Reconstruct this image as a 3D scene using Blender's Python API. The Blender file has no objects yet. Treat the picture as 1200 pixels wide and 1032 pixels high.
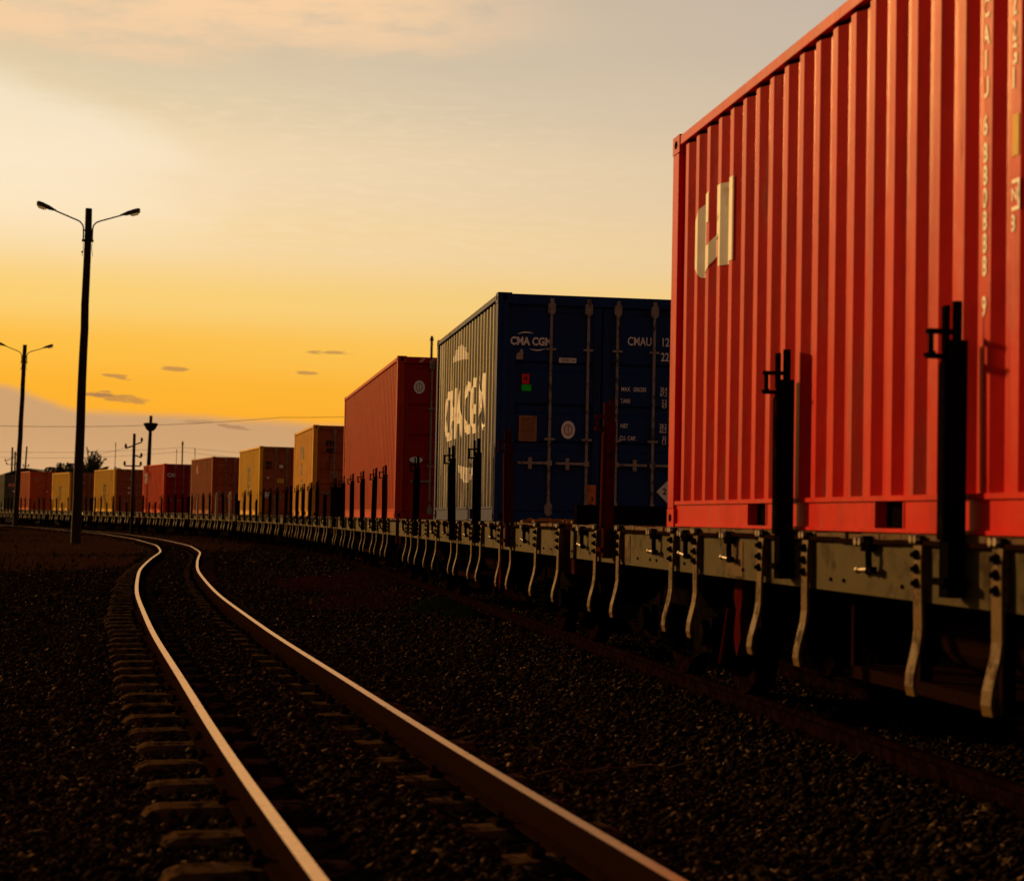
import bpy, bmesh, math, random
import numpy as np
from mathutils import Vector, Matrix
R = math.radians
random.seed(7)
C = bpy.context.scene
COL = C.collection

# ------------------------------------------------------------------ camera
PITCH = math.atan(92/2170.0); ROLL = 0.020; CAMZ = 1.45
cd = bpy.data.cameras.new('camera'); cam = bpy.data.objects.new('camera', cd); COL.objects.link(cam)
cd.sensor_fit = 'HORIZONTAL'; cd.sensor_width = 36; cd.lens = 2170/1200*36
cd.clip_start = 0.1; cd.clip_end = 6000
cam.matrix_world = Matrix.Translation((0, 0, CAMZ)) @ Matrix.Rotation(math.pi/2+PITCH, 4, 'X') @ Matrix.Rotation(ROLL, 4, 'Z')
cd.dof.use_dof = True; cd.dof.focus_distance = 21; cd.dof.aperture_fstop = 3.6
C.camera = cam
C.view_settings.view_transform = 'Standard'; C.view_settings.look = 'None'
C.view_settings.exposure = 0; C.view_settings.gamma = 1

def px_ray(px, py):
    u = (px-600)/2170.0; v = -(py-516)/2170.0
    c, s = math.cos(ROLL), math.sin(ROLL); x = u*c-v*s; y = u*s+v*c
    cp, sp = math.cos(PITCH), math.sin(PITCH)
    return Vector((x, cp-y*sp, sp+y*cp))
def px_azel(px, py):
    d = px_ray(px, py).normalized()
    return math.degrees(math.atan2(d.x, d.y)), math.degrees(math.asin(d.z))
def at_depth(px, py, Y):            # a place in the world at distance Y seen at that direction (plan position survey)
    d = px_ray(px, py); t = Y/d.y
    return Vector((d.x*t, Y, CAMZ+d.z*t))
def lin(r, g, b):
    f = lambda c: (c/255/12.92) if c/255 <= .04045 else ((c/255+.055)/1.055)**2.4
    return (f(r), f(g), f(b), 1)

# ------------------------------------------------------------------ world
SUN_AZ, SUN_EL = -47.0, 15.0        # degrees, azimuth from +Y towards +X
W = bpy.data.worlds.new('World'); C.world = W; W.use_nodes = True
wn, wl = W.node_tree.nodes, W.node_tree.links
wn.clear()
class E_:                            # tiny maths expression over shader nodes
    def __init__(s, sock): s.s = sock
def _m(op, *a, clamp=False):
    n = wn.new('ShaderNodeMath'); n.operation = op; n.use_clamp = clamp
    for i, v in enumerate(a):
        if isinstance(v, E_): wl.new(v.s, n.inputs[i])
        else: n.inputs[i].default_value = v
    return E_(n.outputs[0])
E_.__add__ = lambda a, b: _m('ADD', a, b); E_.__radd__ = lambda a, b: _m('ADD', b, a)
E_.__sub__ = lambda a, b: _m('SUBTRACT', a, b); E_.__rsub__ = lambda a, b: _m('SUBTRACT', b, a)
E_.__mul__ = lambda a, b: _m('MULTIPLY', a, b); E_.__rmul__ = lambda a, b: _m('MULTIPLY', b, a)
def sstep(v, a, b, oa=0.0, ob=1.0):
    n = wn.new('ShaderNodeMapRange'); n.interpolation_type = 'SMOOTHSTEP'; n.clamp = True
    wl.new(v.s, n.inputs['Value'])
    for k, x in (('From Min', a), ('From Max', b), ('To Min', oa), ('To Max', ob)): n.inputs[k].default_value = x
    return E_(n.outputs['Result'])
def cmix(fac, a, b, mode='MIX'):
    n = wn.new('ShaderNodeMix'); n.data_type = 'RGBA'; n.blend_type = mode; n.clamp_factor = True
    if isinstance(fac, E_): wl.new(fac.s, n.inputs[0])
    else: n.inputs[0].default_value = fac
    for i, v in ((6, a), (7, b)):
        if isinstance(v, tuple): n.inputs[i].default_value = v
        else: wl.new(v, n.inputs[i])
    return n.outputs[2]
tc = wn.new('ShaderNodeTexCoord'); sp = wn.new('ShaderNodeSeparateXYZ'); wl.new(tc.outputs['Generated'], sp.inputs[0])
X_, Y_, Z_ = (E_(sp.outputs[i]) for i in range(3))
EL = _m('ARCSINE', Z_)*57.29578
AZ = _m('ARCTAN2', X_, Y_)*57.29578
def wnoise(su, sv, detail=5, rough=.55, off=0):
    cb = wn.new('ShaderNodeCombineXYZ')
    wl.new((AZ*su).s, cb.inputs[0]); wl.new((EL*sv).s, cb.inputs[1]); cb.inputs[2].default_value = off
    n = wn.new('ShaderNodeTexNoise'); n.inputs['Scale'].default_value = 1; n.inputs['Detail'].default_value = detail
    n.inputs['Roughness'].default_value = rough
    wl.new(cb.outputs[0], n.inputs['Vector']); return E_(n.outputs[0])
# colour by elevation: left edge of the view and right edge of the view
def ramp(stops):
    n = wn.new('ShaderNodeValToRGB'); n.color_ramp.interpolation = 'EASE'
    wl.new((EL*(1/90)).s, n.inputs[0])
    cr = n.color_ramp
    while len(cr.elements) > 1: cr.elements.remove(cr.elements[-1])
    for i, (e, c) in enumerate(stops):
        el = cr.elements[0] if i == 0 else cr.elements.new(e/90)
        el.position = max(0, e/90); el.color = lin(*c)
    return n.outputs[0]
left = ramp([(0, (240,150,34)), (2.4, (252,168,30)), (3.6, (252,175,34)), (5.0, (252,187,58)), (6.4, (250,205,110)), (8.2, (249,215,156)), (10.5, (246,219,178)), (12.5, (232,209,168)), (14.5, (222,198,160)), (17.5, (218,188,152)), (28, (120,118,122)), (55, (62,68,84))])
right = ramp([(0, (240,146,36)), (2.4, (250,168,36)), (3.6, (250,178,50)), (5.0, (247,194,92)), (6.4, (241,202,128)), (8.2, (234,203,156)), (10.5, (223,198,162)), (12.5, (210,189,163)), (14.5, (200,183,163)), (17.5, (191,175,160)), (28, (112,112,118)), (55, (58,64,80))])
sky = cmix(sstep(AZ, -18, 13), left, right)
# high cirrus
n1 = wnoise(.16, .75, 6, .6, 2.0); n2 = wnoise(.35, 1.3, 6, .6, 5.0); n3 = wnoise(.9, 5.0, 5, .6, 9.0); n4 = wnoise(1.6, 11.0, 4, .6, 3.0)
bandtop = sstep(EL + AZ*-.03 + (n1-.5)*3.2, 13.6, 15.0)*sstep(AZ, 3, -6)
sky = cmix(bandtop*sstep(n2, .24, .58)*.9, sky, lin(250,207,160))
grey = sstep(EL+(n1-.5)*2.0, 11.6, 13.2)*sstep(EL+(n1-.5)*2, 15.4, 14.0)*sstep(AZ, -19, -12)*sstep(AZ, 6, -2)
sky = cmix(grey*.16, sky, lin(192,182,166))
# bright cream cloud on the left, its upper edge falling to the right
edge = EL + AZ*.27 + (n2-.5)*.9 + (n3-.5)*.35
m = sstep(edge+(n4-.5)*.35, 9.1, 7.9)*sstep(EL, 7.2, 9.4)*sstep(AZ + (n1-.5)*6, -7.5, -13.5)
sky = cmix(m*.48, sky, lin(255,240,214))
wisp = sstep(n3, .42, .75)*sstep(EL, 7, 9)*sstep(EL, 14, 11.5)*sstep(AZ, 9, -6)
sky = cmix(wisp*.3, sky, lin(252,222,186))
# low cloud bank over the horizon
bank_edge = EL + AZ*.030 + (n2-.5)*.30 + sstep(AZ, -13.0, -15.6)*-.60
bank = sstep(bank_edge, 2.78, 2.42)
bc = cmix(sstep(EL, 0, 2.6), lin(220,176,128), lin(200,156,112))
sky = cmix(bank*.93, sky, bc)
# small dark clouds near the horizon
def puff(px, py, hw, hh, tilt=0, k=.62, col=(160,112,74)):
    hw *= .82; hh *= .85
    global sky
    a0, e0 = px_azel(px, py); sa = hw/37.9; se = hh/37.9; t = math.tan(tilt)
    da = (AZ-a0)*(1/sa); de = (EL-e0+(AZ-a0)*t)*(1/se)
    v = da*da+de*de+(n3-.5)*4.2+(n4-.5)*5.0+(n2-.5)*1.0
    sky = cmix(sstep(v, 1.15, .35)*k, sky, lin(*col))
for p in [(137, 466, 42, 6, .10), (118, 461, 20, 4, .0), (138, 441, 24, 3, .08), (206, 432, 19, 2.8, .04), (383, 413, 28, 2.8, .0), (361, 436.5, 17, 2.8, .03),
          (272, 500, 22, 3.6, .1), (232, 494, 24, 2.4, 0, .4)]: puff(*p)
# the deep orange glow of the sunset itself, left of the view
glow = sstep(AZ, -17.5, -27)*sstep(AZ, -80, -60)*sstep(EL, 34, 14)
sky = cmix(glow*.85, sky, lin(255,168,66))
# away from the afterglow the sky is dim dusk blue
cosd = X_*math.sin(R(-20)) + Y_*math.cos(R(-20))
back = sstep(cosd, .84, .50)
sky = cmix(back, sky, cmix(sstep(EL, 0, 45), lin(142,108,80), lin(46,43,44)))
below = sstep(EL, -.2, -1.5)
sky = cmix(below, sky, (.012, .009, .007, 1))
bg = wn.new('ShaderNodeBackground'); wl.new(sky, bg.inputs[0]); bg.inputs[1].default_value = 1.0
nis = wn.new('ShaderNodeTexSky'); nis.sky_type = 'NISHITA'; nis.sun_disc = False
nis.sun_elevation = R(SUN_EL); nis.sun_rotation = R(SUN_AZ)
bg2 = wn.new('ShaderNodeBackground'); wl.new(nis.outputs[0], bg2.inputs[0]); bg2.inputs[1].default_value = 0.002
ad = wn.new('ShaderNodeAddShader'); wl.new(bg.outputs[0], ad.inputs[0]); wl.new(bg2.outputs[0], ad.inputs[1])
wo = wn.new('ShaderNodeOutputWorld'); wl.new(ad.outputs[0], wo.inputs[0])

sl = bpy.data.lights.new('sun', 'SUN'); sl.energy = 3.6; sl.angle = R(3); sl.color = (1, .54, .16)
so = bpy.data.objects.new('sun', sl); COL.objects.link(so)
sd = Vector((math.sin(R(SUN_AZ))*math.cos(R(SUN_EL)), math.cos(R(SUN_AZ))*math.cos(R(SUN_EL)), math.sin(R(SUN_EL))))
so.rotation_euler = sd.to_track_quat('Z', 'Y').to_euler(); so.location = sd*100

# ------------------------------------------------------------------ materials
def mat(name, col, rough=.6, metal=0, wear=None, wamt=.3, wscale=3, bump=0, bscale=30, vary=.25, streak=False, chips=None, spec=.12, emit=None, alpha_trans=0):
    m = bpy.data.materials.new(name); m.use_nodes = True
    n, l = m.node_tree.nodes, m.node_tree.links
    b = n['Principled BSDF']; b.inputs['Roughness'].default_value = rough; b.inputs['Metallic'].default_value = metal
    b.inputs['Specular IOR Level'].default_value = spec
    if alpha_trans: b.inputs['Transmission Weight'].default_value = alpha_trans
    t = n.new('ShaderNodeTexCoord')
    oi = n.new('ShaderNodeObjectInfo')
    mp = n.new('ShaderNodeVectorMath'); mp.operation = 'ADD'
    l.new(t.outputs['Object'], mp.inputs[0])
    sc = n.new('ShaderNodeVectorMath'); sc.operation = 'SCALE'; sc.inputs[0].default_value = (13, 7, 5); l.new(oi.outputs['Random'], sc.inputs['Scale'])
    l.new(sc.outputs[0], mp.inputs[1])
    c = (*col[:3], 1)
    ns = n.new('ShaderNodeTexNoise'); ns.inputs['Scale'].default_value = wscale*2.3; ns.inputs['Detail'].default_value = 6
    l.new(mp.outputs[0], ns.inputs['Vector'])
    mx = n.new('ShaderNodeMix'); mx.data_type = 'RGBA'
    mx.inputs[6].default_value = tuple(x*(1-vary) for x in c[:3])+(1,); mx.inputs[7].default_value = tuple(min(1, x*(1+vary)) for x in c[:3])+(1,)
    l.new(ns.outputs[0], mx.inputs[0]); out = mx.outputs[2]
    if wear:
        nw = n.new('ShaderNodeTexNoise'); nw.inputs['Scale'].default_value = wscale; nw.inputs['Detail'].default_value = 9; nw.inputs['Roughness'].default_value = .68
        if streak:
            mpp = n.new('ShaderNodeMapping'); mpp.inputs['Scale'].default_value = (2.2, 2.2, .28); l.new(mp.outputs[0], mpp.inputs[0]); l.new(mpp.outputs[0], nw.inputs['Vector'])
        else: l.new(mp.outputs[0], nw.inputs['Vector'])
        rp = n.new('ShaderNodeMapRange'); rp.inputs['From Min'].default_value = .64-wamt*.35; rp.inputs['From Max'].default_value = .76-wamt*.35
        l.new(nw.outputs[0], rp.inputs['Value'])
        m2 = n.new('ShaderNodeMix'); m2.data_type = 'RGBA'; l.new(rp.outputs[0], m2.inputs[0]); l.new(out, m2.inputs[6]); m2.inputs[7].default_value = (*wear[:3], 1)
        out = m2.outputs[2]
        rr = n.new('ShaderNodeMapRange'); rr.inputs['To Min'].default_value = rough; rr.inputs['To Max'].default_value = min(1, rough+.35); l.new(rp.outputs[0], rr.inputs['Value'])
        l.new(rr.outputs[0], b.inputs['Roughness'])
    if chips:
        nc = n.new('ShaderNodeTexNoise'); nc.inputs['Scale'].default_value = 9; nc.inputs['Detail'].default_value = 10; nc.inputs['Roughness'].default_value = .75; l.new(mp.outputs[0], nc.inputs['Vector'])
        rc = n.new('ShaderNodeMapRange'); rc.inputs['From Min'].default_value = .665; rc.inputs['From Max'].default_value = .70; l.new(nc.outputs[0], rc.inputs['Value'])
        m3 = n.new('ShaderNodeMix'); m3.data_type = 'RGBA'; l.new(rc.outputs[0], m3.inputs[0]); l.new(out, m3.inputs[6]); m3.inputs[7].default_value = (*chips, 1); out = m3.outputs[2]
        ng = n.new('ShaderNodeTexNoise'); ng.inputs['Scale'].default_value = 1; ng.inputs['Detail'].default_value = 6; ng.inputs['Roughness'].default_value = .6
        mg = n.new('ShaderNodeMapping'); mg.inputs['Scale'].default_value = (9, 9, .55); l.new(mp.outputs[0], mg.inputs[0]); l.new(mg.outputs[0], ng.inputs['Vector'])
        rg_ = n.new('ShaderNodeMapRange'); rg_.inputs['From Min'].default_value = .50; rg_.inputs['From Max'].default_value = .74; rg_.inputs['To Max'].default_value = .6; l.new(ng.outputs[0], rg_.inputs['Value'])
        m4 = n.new('ShaderNodeMix'); m4.data_type = 'RGBA'; l.new(rg_.outputs[0], m4.inputs[0]); l.new(out, m4.inputs[6]); m4.inputs[7].default_value = tuple(x*.45+.002 for x in col[:3])+(1,); out = m4.outputs[2]
    l.new(out, b.inputs['Base Color'])
    if bump:
        nb = n.new('ShaderNodeTexNoise'); nb.inputs['Scale'].default_value = bscale; nb.inputs['Detail'].default_value = 6; l.new(mp.outputs[0], nb.inputs['Vector'])
        bp = n.new('ShaderNodeBump'); bp.inputs['Strength'].default_value = 1; bp.inputs['Distance'].default_value = bump; l.new(nb.outputs[0], bp.inputs['Height'])
        l.new(bp.outputs[0], b.inputs['Normal'])
    return m
RUST = (.045, .016, .008); DUST = (.12, .07, .04)
def paint(name, col, wear=RUST, wamt=.12, rough=.42, spec=.05): return mat(name, col, rough-.04, 0, wear, wamt, 1.6, .006, 2.6, .2, True, chips=(.035, .014, .008), spec=spec)
M = dict(
    rust=mat('rusty_steel', (.014, .005, .002), .9, 0, (.012, .006, .004), .5, 7, .002, 60, spec=0),
    darksteel=mat('dark_steel', (.004, .003, .0025), 1, 0, (.010, .005, .003), .4, 8, .001, 60, spec=0),  # near-black base; on undercarriage parts it carries the shade under the wagons
    maroon=mat('maroon_stake', (.045, .008, .004), .8, 0, (.012, .005, .003), .4, 6, .001, 50, spec=0),
    blackstake=mat('black_stake', (.004, .003, .0028), .9, 0, (.012, .006, .004), .25, 8, .001, 60, spec=0),
    khaki=mat('khaki_sill_paint', (.062, .046, .017), .55, 0, (.035, .022, .012), .3, 3.0, .001, 40, spec=.04),
    wood=mat('weathered_plank', (.10, .05, .018), .8, 0, (.05, .03, .018), .4, 5, .003, 60),
    strap=mat('bracket_steel', (.115, .062, .017), .5, .0, (.05, .03, .015), .4, 9, .001, 60, spec=.06),
    pin=mat('worn_pin_steel', (.30, .25, .20), .28, .9, (.04, .02, .012), .35, 25, .0005, 80),
    rod=mat('galvanised_rod', (.30, .27, .24), .5, .1, (.08, .05, .04), .35, 12, .0005, 60),
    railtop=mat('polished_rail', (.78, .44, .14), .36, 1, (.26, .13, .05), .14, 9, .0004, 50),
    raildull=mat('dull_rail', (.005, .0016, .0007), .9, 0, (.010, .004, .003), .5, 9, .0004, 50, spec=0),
    sleeper=mat('rusty_sleeper_steel', (.075, .042, .021), .8, 0, (.012, .007, .005), .5, 10, .003, 30, spec=0),
    white=mat('white_marking', (.92, .90, .86), .44, 0, (.3, .24, .2), .15, 6, spec=.22),
    grey=mat('grey_marking', (.84, .80, .74), .44, 0, (.4, .3, .26), .1, 3, spec=.22),
    black=mat('black_marking', (.02, .018, .016), .55, 0, (.1, .06, .03), .1, 5),
    orange=mat('orange_label', (.65, .19, .03), .6, 0, (.4, .12, .03), .15, 8),
    tan=mat('tan_plate', (.32, .17, .08), .5, .2, (.15, .08, .04), .3, 8),
    redlab=mat('red_label', (.85, .02, .02), .6), greenlab=mat('green_label', (.02, .75, .03), .6), yellow=mat('yellow_label', (.70, .42, .04), .55),
    hazard=mat('faded_hazard_stripe', (.85, .30, .25), .55),
    pole=mat('dark_timber_pole', (.022, .014, .010), .85, 0, (.06, .028, .018), .25, 4, .004, 20, spec=.2),
    lampmetal=mat('lamp_housing', (.045, .038, .030), .5, .3), lens=mat('lamp_lens_glass', (.75, .66, .5), .25, 0, alpha_trans=.6),
    cable=mat('dark_cable', (.02, .016, .012), .7), bark=mat('palm_bark', (.05, .032, .02), .9, bump=.01, bscale=8),
    frond=mat('palm_leaf', (.055, .058, .018), .6, vary=.5, spec=.3), leaf=mat('tree_leaf', (.045, .05, .018), .6, vary=.5, spec=.3),
    redlever=mat('red_brake_paint', (.06, .004, .002), .8, 0, RUST, .3, 8, spec=0),
    shed=mat('shed_wall', (.22, .17, .13), .8), shedroof=mat('shed_roof_sheet', (.10, .07, .055), .5, 0, RUST, .3, 3),
    debris=mat('dry_debris', (.30, .13, .035), .85, vary=.5),
    plate=mat('pale_board', (.40, .34, .28), .7, 0, (.12, .08, .05), .3, 4))

# ------------------------------------------------------------------ mesh helpers
class MB:
    def __init__(s): s.v = []; s.f = []; s.mi = []
    def add(s, vs, fs, mi=0):
        o = len(s.v); s.v += [tuple(p) for p in vs]; s.f += [tuple(i+o for i in f) for f in fs]; s.mi += [mi]*len(fs); return s
    def box(s, a, b, mi=0, T=None):
        (x0, y0, z0), (x1, y1, z1) = a, b
        vs = [Vector(p) for p in ((x0,y0,z0),(x1,y0,z0),(x1,y1,z0),(x0,y1,z0),(x0,y0,z1),(x1,y0,z1),(x1,y1,z1),(x0,y1,z1))]
        if T: vs = [T @ p for p in vs]
        return s.add(vs, [(0,3,2,1),(4,5,6,7),(0,1,5,4),(1,2,6,5),(2,3,7,6),(3,0,4,7)], mi)
    def cyl(s, p0, p1, r0, r1=None, n=10, mi=0):
        p0, p1 = Vector(p0), Vector(p1); r1 = r0 if r1 is None else r1
        d = (p1-p0).normalized(); a = d.orthogonal().normalized(); b = d.cross(a)
        vs = []
        for p, r in ((p0, r0), (p1, r1)):
            for i in range(n):
                t = 2*math.pi*i/n; vs.append(p+a*math.cos(t)*r+b*math.sin(t)*r)
        fs = [(i, (i+1) % n, n+(i+1) % n, n+i) for i in range(n)]+[tuple(range(n))[::-1], tuple(range(n, 2*n))]
        return s.add(vs, fs, mi)
    def tube(s, pts, r, n=8, mi=0):
        pts = [Vector(p) for p in pts]; rs = r if isinstance(r, (list, tuple)) else [r]*len(pts)
        vs = []; ref = None
        for i, p in enumerate(pts):
            d = (pts[min(i+1, len(pts)-1)]-pts[max(i-1, 0)]).normalized()
            if ref is None: ref = d.orthogonal().normalized()
            ref = (ref-d*ref.dot(d)).normalized(); b = d.cross(ref)
            for k in range(n):
                t = 2*math.pi*k/n; vs.append(p+ref*math.cos(t)*rs[i]+b*math.sin(t)*rs[i])
        fs = []
        for i in range(len(pts)-1):
            for k in range(n):
                fs.append((i*n+k, i*n+(k+1) % n, (i+1)*n+(k+1) % n, (i+1)*n+k))
        fs += [tuple(range(n))[::-1], tuple(range((len(pts)-1)*n, len(pts)*n))]
        return s.add(vs, fs, mi)
    def prism(s, prof, axis, a, b, mi=0):     # prof: list of 2D points, extruded along axis 0/1/2
        def P(u, v, w): return {0: (w, u, v), 1: (u, w, v), 2: (u, v, w)}[axis]
        n = len(prof); vs = [P(u, v, a) for u, v in prof]+[P(u, v, b) for u, v in prof]
        fs = [(i, (i+1) % n, n+(i+1) % n, n+i) for i in range(n)]+[tuple(range(n))[::-1], tuple(range(n, 2*n))]
        return s.add(vs, fs, mi)
    def mesh(s, name, mats, smooth=False, bevel=0):
        me = bpy.data.meshes.new(name); me.from_pydata(s.v, [], s.f)
        for m in (mats if isinstance(mats, (list, tuple)) else [mats]): me.materials.append(m)
        me.polygons.foreach_set('material_index', s.mi)
        bm = bmesh.new(); bm.from_mesh(me); bmesh.ops.recalc_face_normals(bm, faces=bm.faces)
        if bevel: bmesh.ops.bevel(bm, geom=[e for e in bm.edges if e.is_manifold and e.calc_face_angle(0) > .6], offset=bevel, segments=1, affect='EDGES')
        bm.to_mesh(me); bm.free()
        if smooth: me.polygons.foreach_set('use_smooth', [True]*len(me.polygons))
        me.update(); return me
def link(name, me, parent=None, T=None):
    o = bpy.data.objects.new(name, me); COL.objects.link(o)
    if parent: o.parent = parent
    if T is not None: o.matrix_local = T
    return o
def thing(name, label, cat, loc=(0,0,0), rz=0, group=None, me=None):
    o = bpy.data.objects.new(name, me); COL.objects.link(o); o.location = loc; o.rotation_euler = (0, 0, rz)
    o['label'] = label; o['category'] = cat
    if group: o['group'] = group
    return o
def structure(name, me, kind='structure'):
    o = bpy.data.objects.new(name, me); COL.objects.link(o); o['kind'] = kind; return o

# ------------------------------------------------------------------ the curves of the two lines
TK = np.array([(-12, 4.86), (-4, 3.63), (4, 2.37), (12.3, 1.04), (20.85, -.28), (26.8, -1.2), (32.9, -2.15), (45.1, -4.2), (52.5, -5.6), (58.8, -6.9), (69.8, -9.5), (83.9, -13.5), (97.7, -18.3), (112, -24), (124.9, -29.8), (138.5, -36), (152, -41.8), (175, -51), (215, -66.5), (260, -84)])
def smooth_curve(K, n=500, it=60):
    y = np.linspace(K[0, 0], K[-1, 0], n); x = np.interp(y, K[:, 0], K[:, 1])
    d = y[1]-y[0]; k = max(3, int(7/d)) | 1; ker = np.hanning(k+2)[1:-1]; ker /= ker.sum()
    for _ in range(2):
        pad = k//2
        xp = np.concatenate([x[0]-(x[1]-x[0])*np.arange(pad, 0, -1), x, x[-1]+(x[-1]-x[-2])*np.arange(1, pad+1)])
        x = np.convolve(xp, ker, 'valid')
    return y, x
ty, tx = smooth_curve(TK)            # the plane of the containers' left sides
def offs(y, x, d):                   # offset to the right by d
    dx = np.gradient(x); dy = np.gradient(y); L = np.hypot(dx, dy); return y-dx/L*d, x+dy/L*d
cy, cx = offs(ty, tx, 1.219)         # centre line of the train's track
LK = np.array([(-14, 4.6), (-6, 2.85), (0, 1.45), (4, .5), (6, -.02), (8.07, -.545), (10.05, -1.02), (12.6, -1.6), (14.7, -2.1), (17.65, -2.8), (21.75, -3.7), (25.8, -4.6), (30.3, -5.5), (37, -6.8), (45, -8.15), (54.3, -9.62), (64.3, -11.65), (78.1, -15.25), (93.6, -20.0), (118, -29.8), (149, -43.8), (175, -54.6), (215, -70.4), (260, -88)])
ly, lx = smooth_curve(LK, 700)
def arclen(y, x): return np.concatenate([[0], np.cumsum(np.hypot(np.diff(x), np.diff(y)))])
cs = arclen(cy, cx); ls = arclen(ly, lx)
def on(s, S, yy, xx):
    x = float(np.interp(s, S, xx)); y = float(np.interp(s, S, yy))
    x2 = float(np.interp(s+.5, S, xx)); y2 = float(np.interp(s+.5, S, yy))
    return x, y, math.atan2(y2-y, x2-x)

# ------------------------------------------------------------------ ground
RH = .30                              # rail head height over the ground datum
def gh(x, y):
    dl = abs(x-np.interp(y, ly, lx)); dt = abs(x-np.interp(y, cy, cx))
    h = 0.055+0*x
    h = h+.065*np.clip((1.55-dl)/.5, 0, 1)+.042*np.clip((.36-dl)/.12, 0, 1)-.012*((dl > .3) & (dl < .62))-.025*np.clip((dl-.62)/.1, 0, 1)*np.clip((1.25-dl)/.2, 0, 1)
    h = h+.10*np.clip((1.6-dt)/.5, 0, 1)
    h = h+.04*np.sin(x*.9+y*.35)*np.cos(y*.5-x*.3)*np.clip((dl-1.5), 0, 1)*np.clip((dt-1.5), 0, 1)
    return h
gm = bpy.data.materials.new('dark_gravel'); gm.use_nodes = True
n, l = gm.node_tree.nodes, gm.node_tree.links; b = n['Principled BSDF']; b.inputs['Roughness'].default_value = 1; b.inputs['Specular IOR Level'].default_value = 0
t = n.new('ShaderNodeTexCoord')
v = n.new('ShaderNodeTexVoronoi'); v.inputs['Scale'].default_value = 17; l.new(t.outputs['Object'], v.inputs['Vector'])
rp = n.new('ShaderNodeValToRGB'); rp.color_ramp.elements[0].color = (.005, .0032, .0022, 1); rp.color_ramp.elements[1].color = (.022, .014, .0095, 1); rp.color_ramp.elements[0].position = .15
sepc = n.new('ShaderNodeSeparateColor'); l.new(v.outputs['Color'], sepc.inputs[0]); l.new(sepc.outputs[0], rp.inputs[0])
nz = n.new('ShaderNodeTexNoise'); nz.inputs['Scale'].default_value = .14; nz.inputs['Detail'].default_value = 7; nz.inputs['Roughness'].default_value = .65; l.new(t.outputs['Object'], nz.inputs['Vector'])
r2 = n.new('ShaderNodeMapRange'); r2.inputs['From Min'].default_value = .52; r2.inputs['From Max'].default_value = .66; l.new(nz.outputs[0], r2.inputs['Value'])
mx = n.new('ShaderNodeMix'); mx.data_type = 'RGBA'; l.new(r2.outputs[0], mx.inputs[0]); l.new(rp.outputs[0], mx.inputs[6]); mx.inputs[7].default_value = (.012, .0045, .002, 1)
l.new(mx.outputs[2], b.inputs['Base Color'])
vb = n.new('ShaderNodeTexVoronoi'); vb.inputs['Scale'].default_value = 17; l.new(t.outputs['Object'], vb.inputs['Vector'])
nb = n.new('ShaderNodeTexNoise'); nb.inputs['Scale'].default_value = 7; nb.inputs['Detail'].default_value = 8; l.new(t.outputs['Object'], nb.inputs['Vector'])
adn = n.new('ShaderNodeMath'); adn.operation = 'SUBTRACT'; l.new(nb.outputs[0], adn.inputs[0]); l.new(vb.outputs['Distance'], adn.inputs[1])
bp = n.new('ShaderNodeBump'); bp.inputs['Distance'].default_value = .06; bp.inputs['Strength'].default_value = 1; l.new(adn.outputs[0], bp.inputs['Height']); l.new(bp.outputs[0], b.inputs['Normal'])
def grid_ground():
    ys = np.concatenate([[-800, -200, -60, -20], np.arange(-8, 40, .22), np.arange(40, 130, 1.0), np.arange(130, 260, 6), [300, 400, 600, 1000, 2200, 5000]])
    us = np.concatenate([[-5000, -1500, -500, -200, -100, -60, -40, -25, -15], np.arange(-11, 11.01, .22), [15, 25, 40, 60, 100, 200, 500, 1500, 5000]])
    yy, uu = np.meshgrid(ys, us, indexing='ij')
    xx = uu+np.interp(yy, ly, lx)*(np.clip(1-abs(uu)/400, 0, 1))
    zz = gh(xx, yy); zz = np.where(abs(uu) > 30, .03, zz)
    v = np.stack([xx, yy, zz], -1).reshape(-1, 3); a, b_ = len(ys), len(us)
    i = np.arange((a-1)*(b_-1)); r, c = i//(b_-1), i % (b_-1); k = r*b_+c
    f = np.stack([k, k+1, k+b_+1, k+b_], -1)
    me = bpy.data.meshes.new('ground'); me.from_pydata(v.tolist(), [], f.tolist()); me.materials.append(gm)
    me.polygons.foreach_set('use_smooth', [True]*len(me.polygons)); return me
structure('ground', grid_ground())

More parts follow.
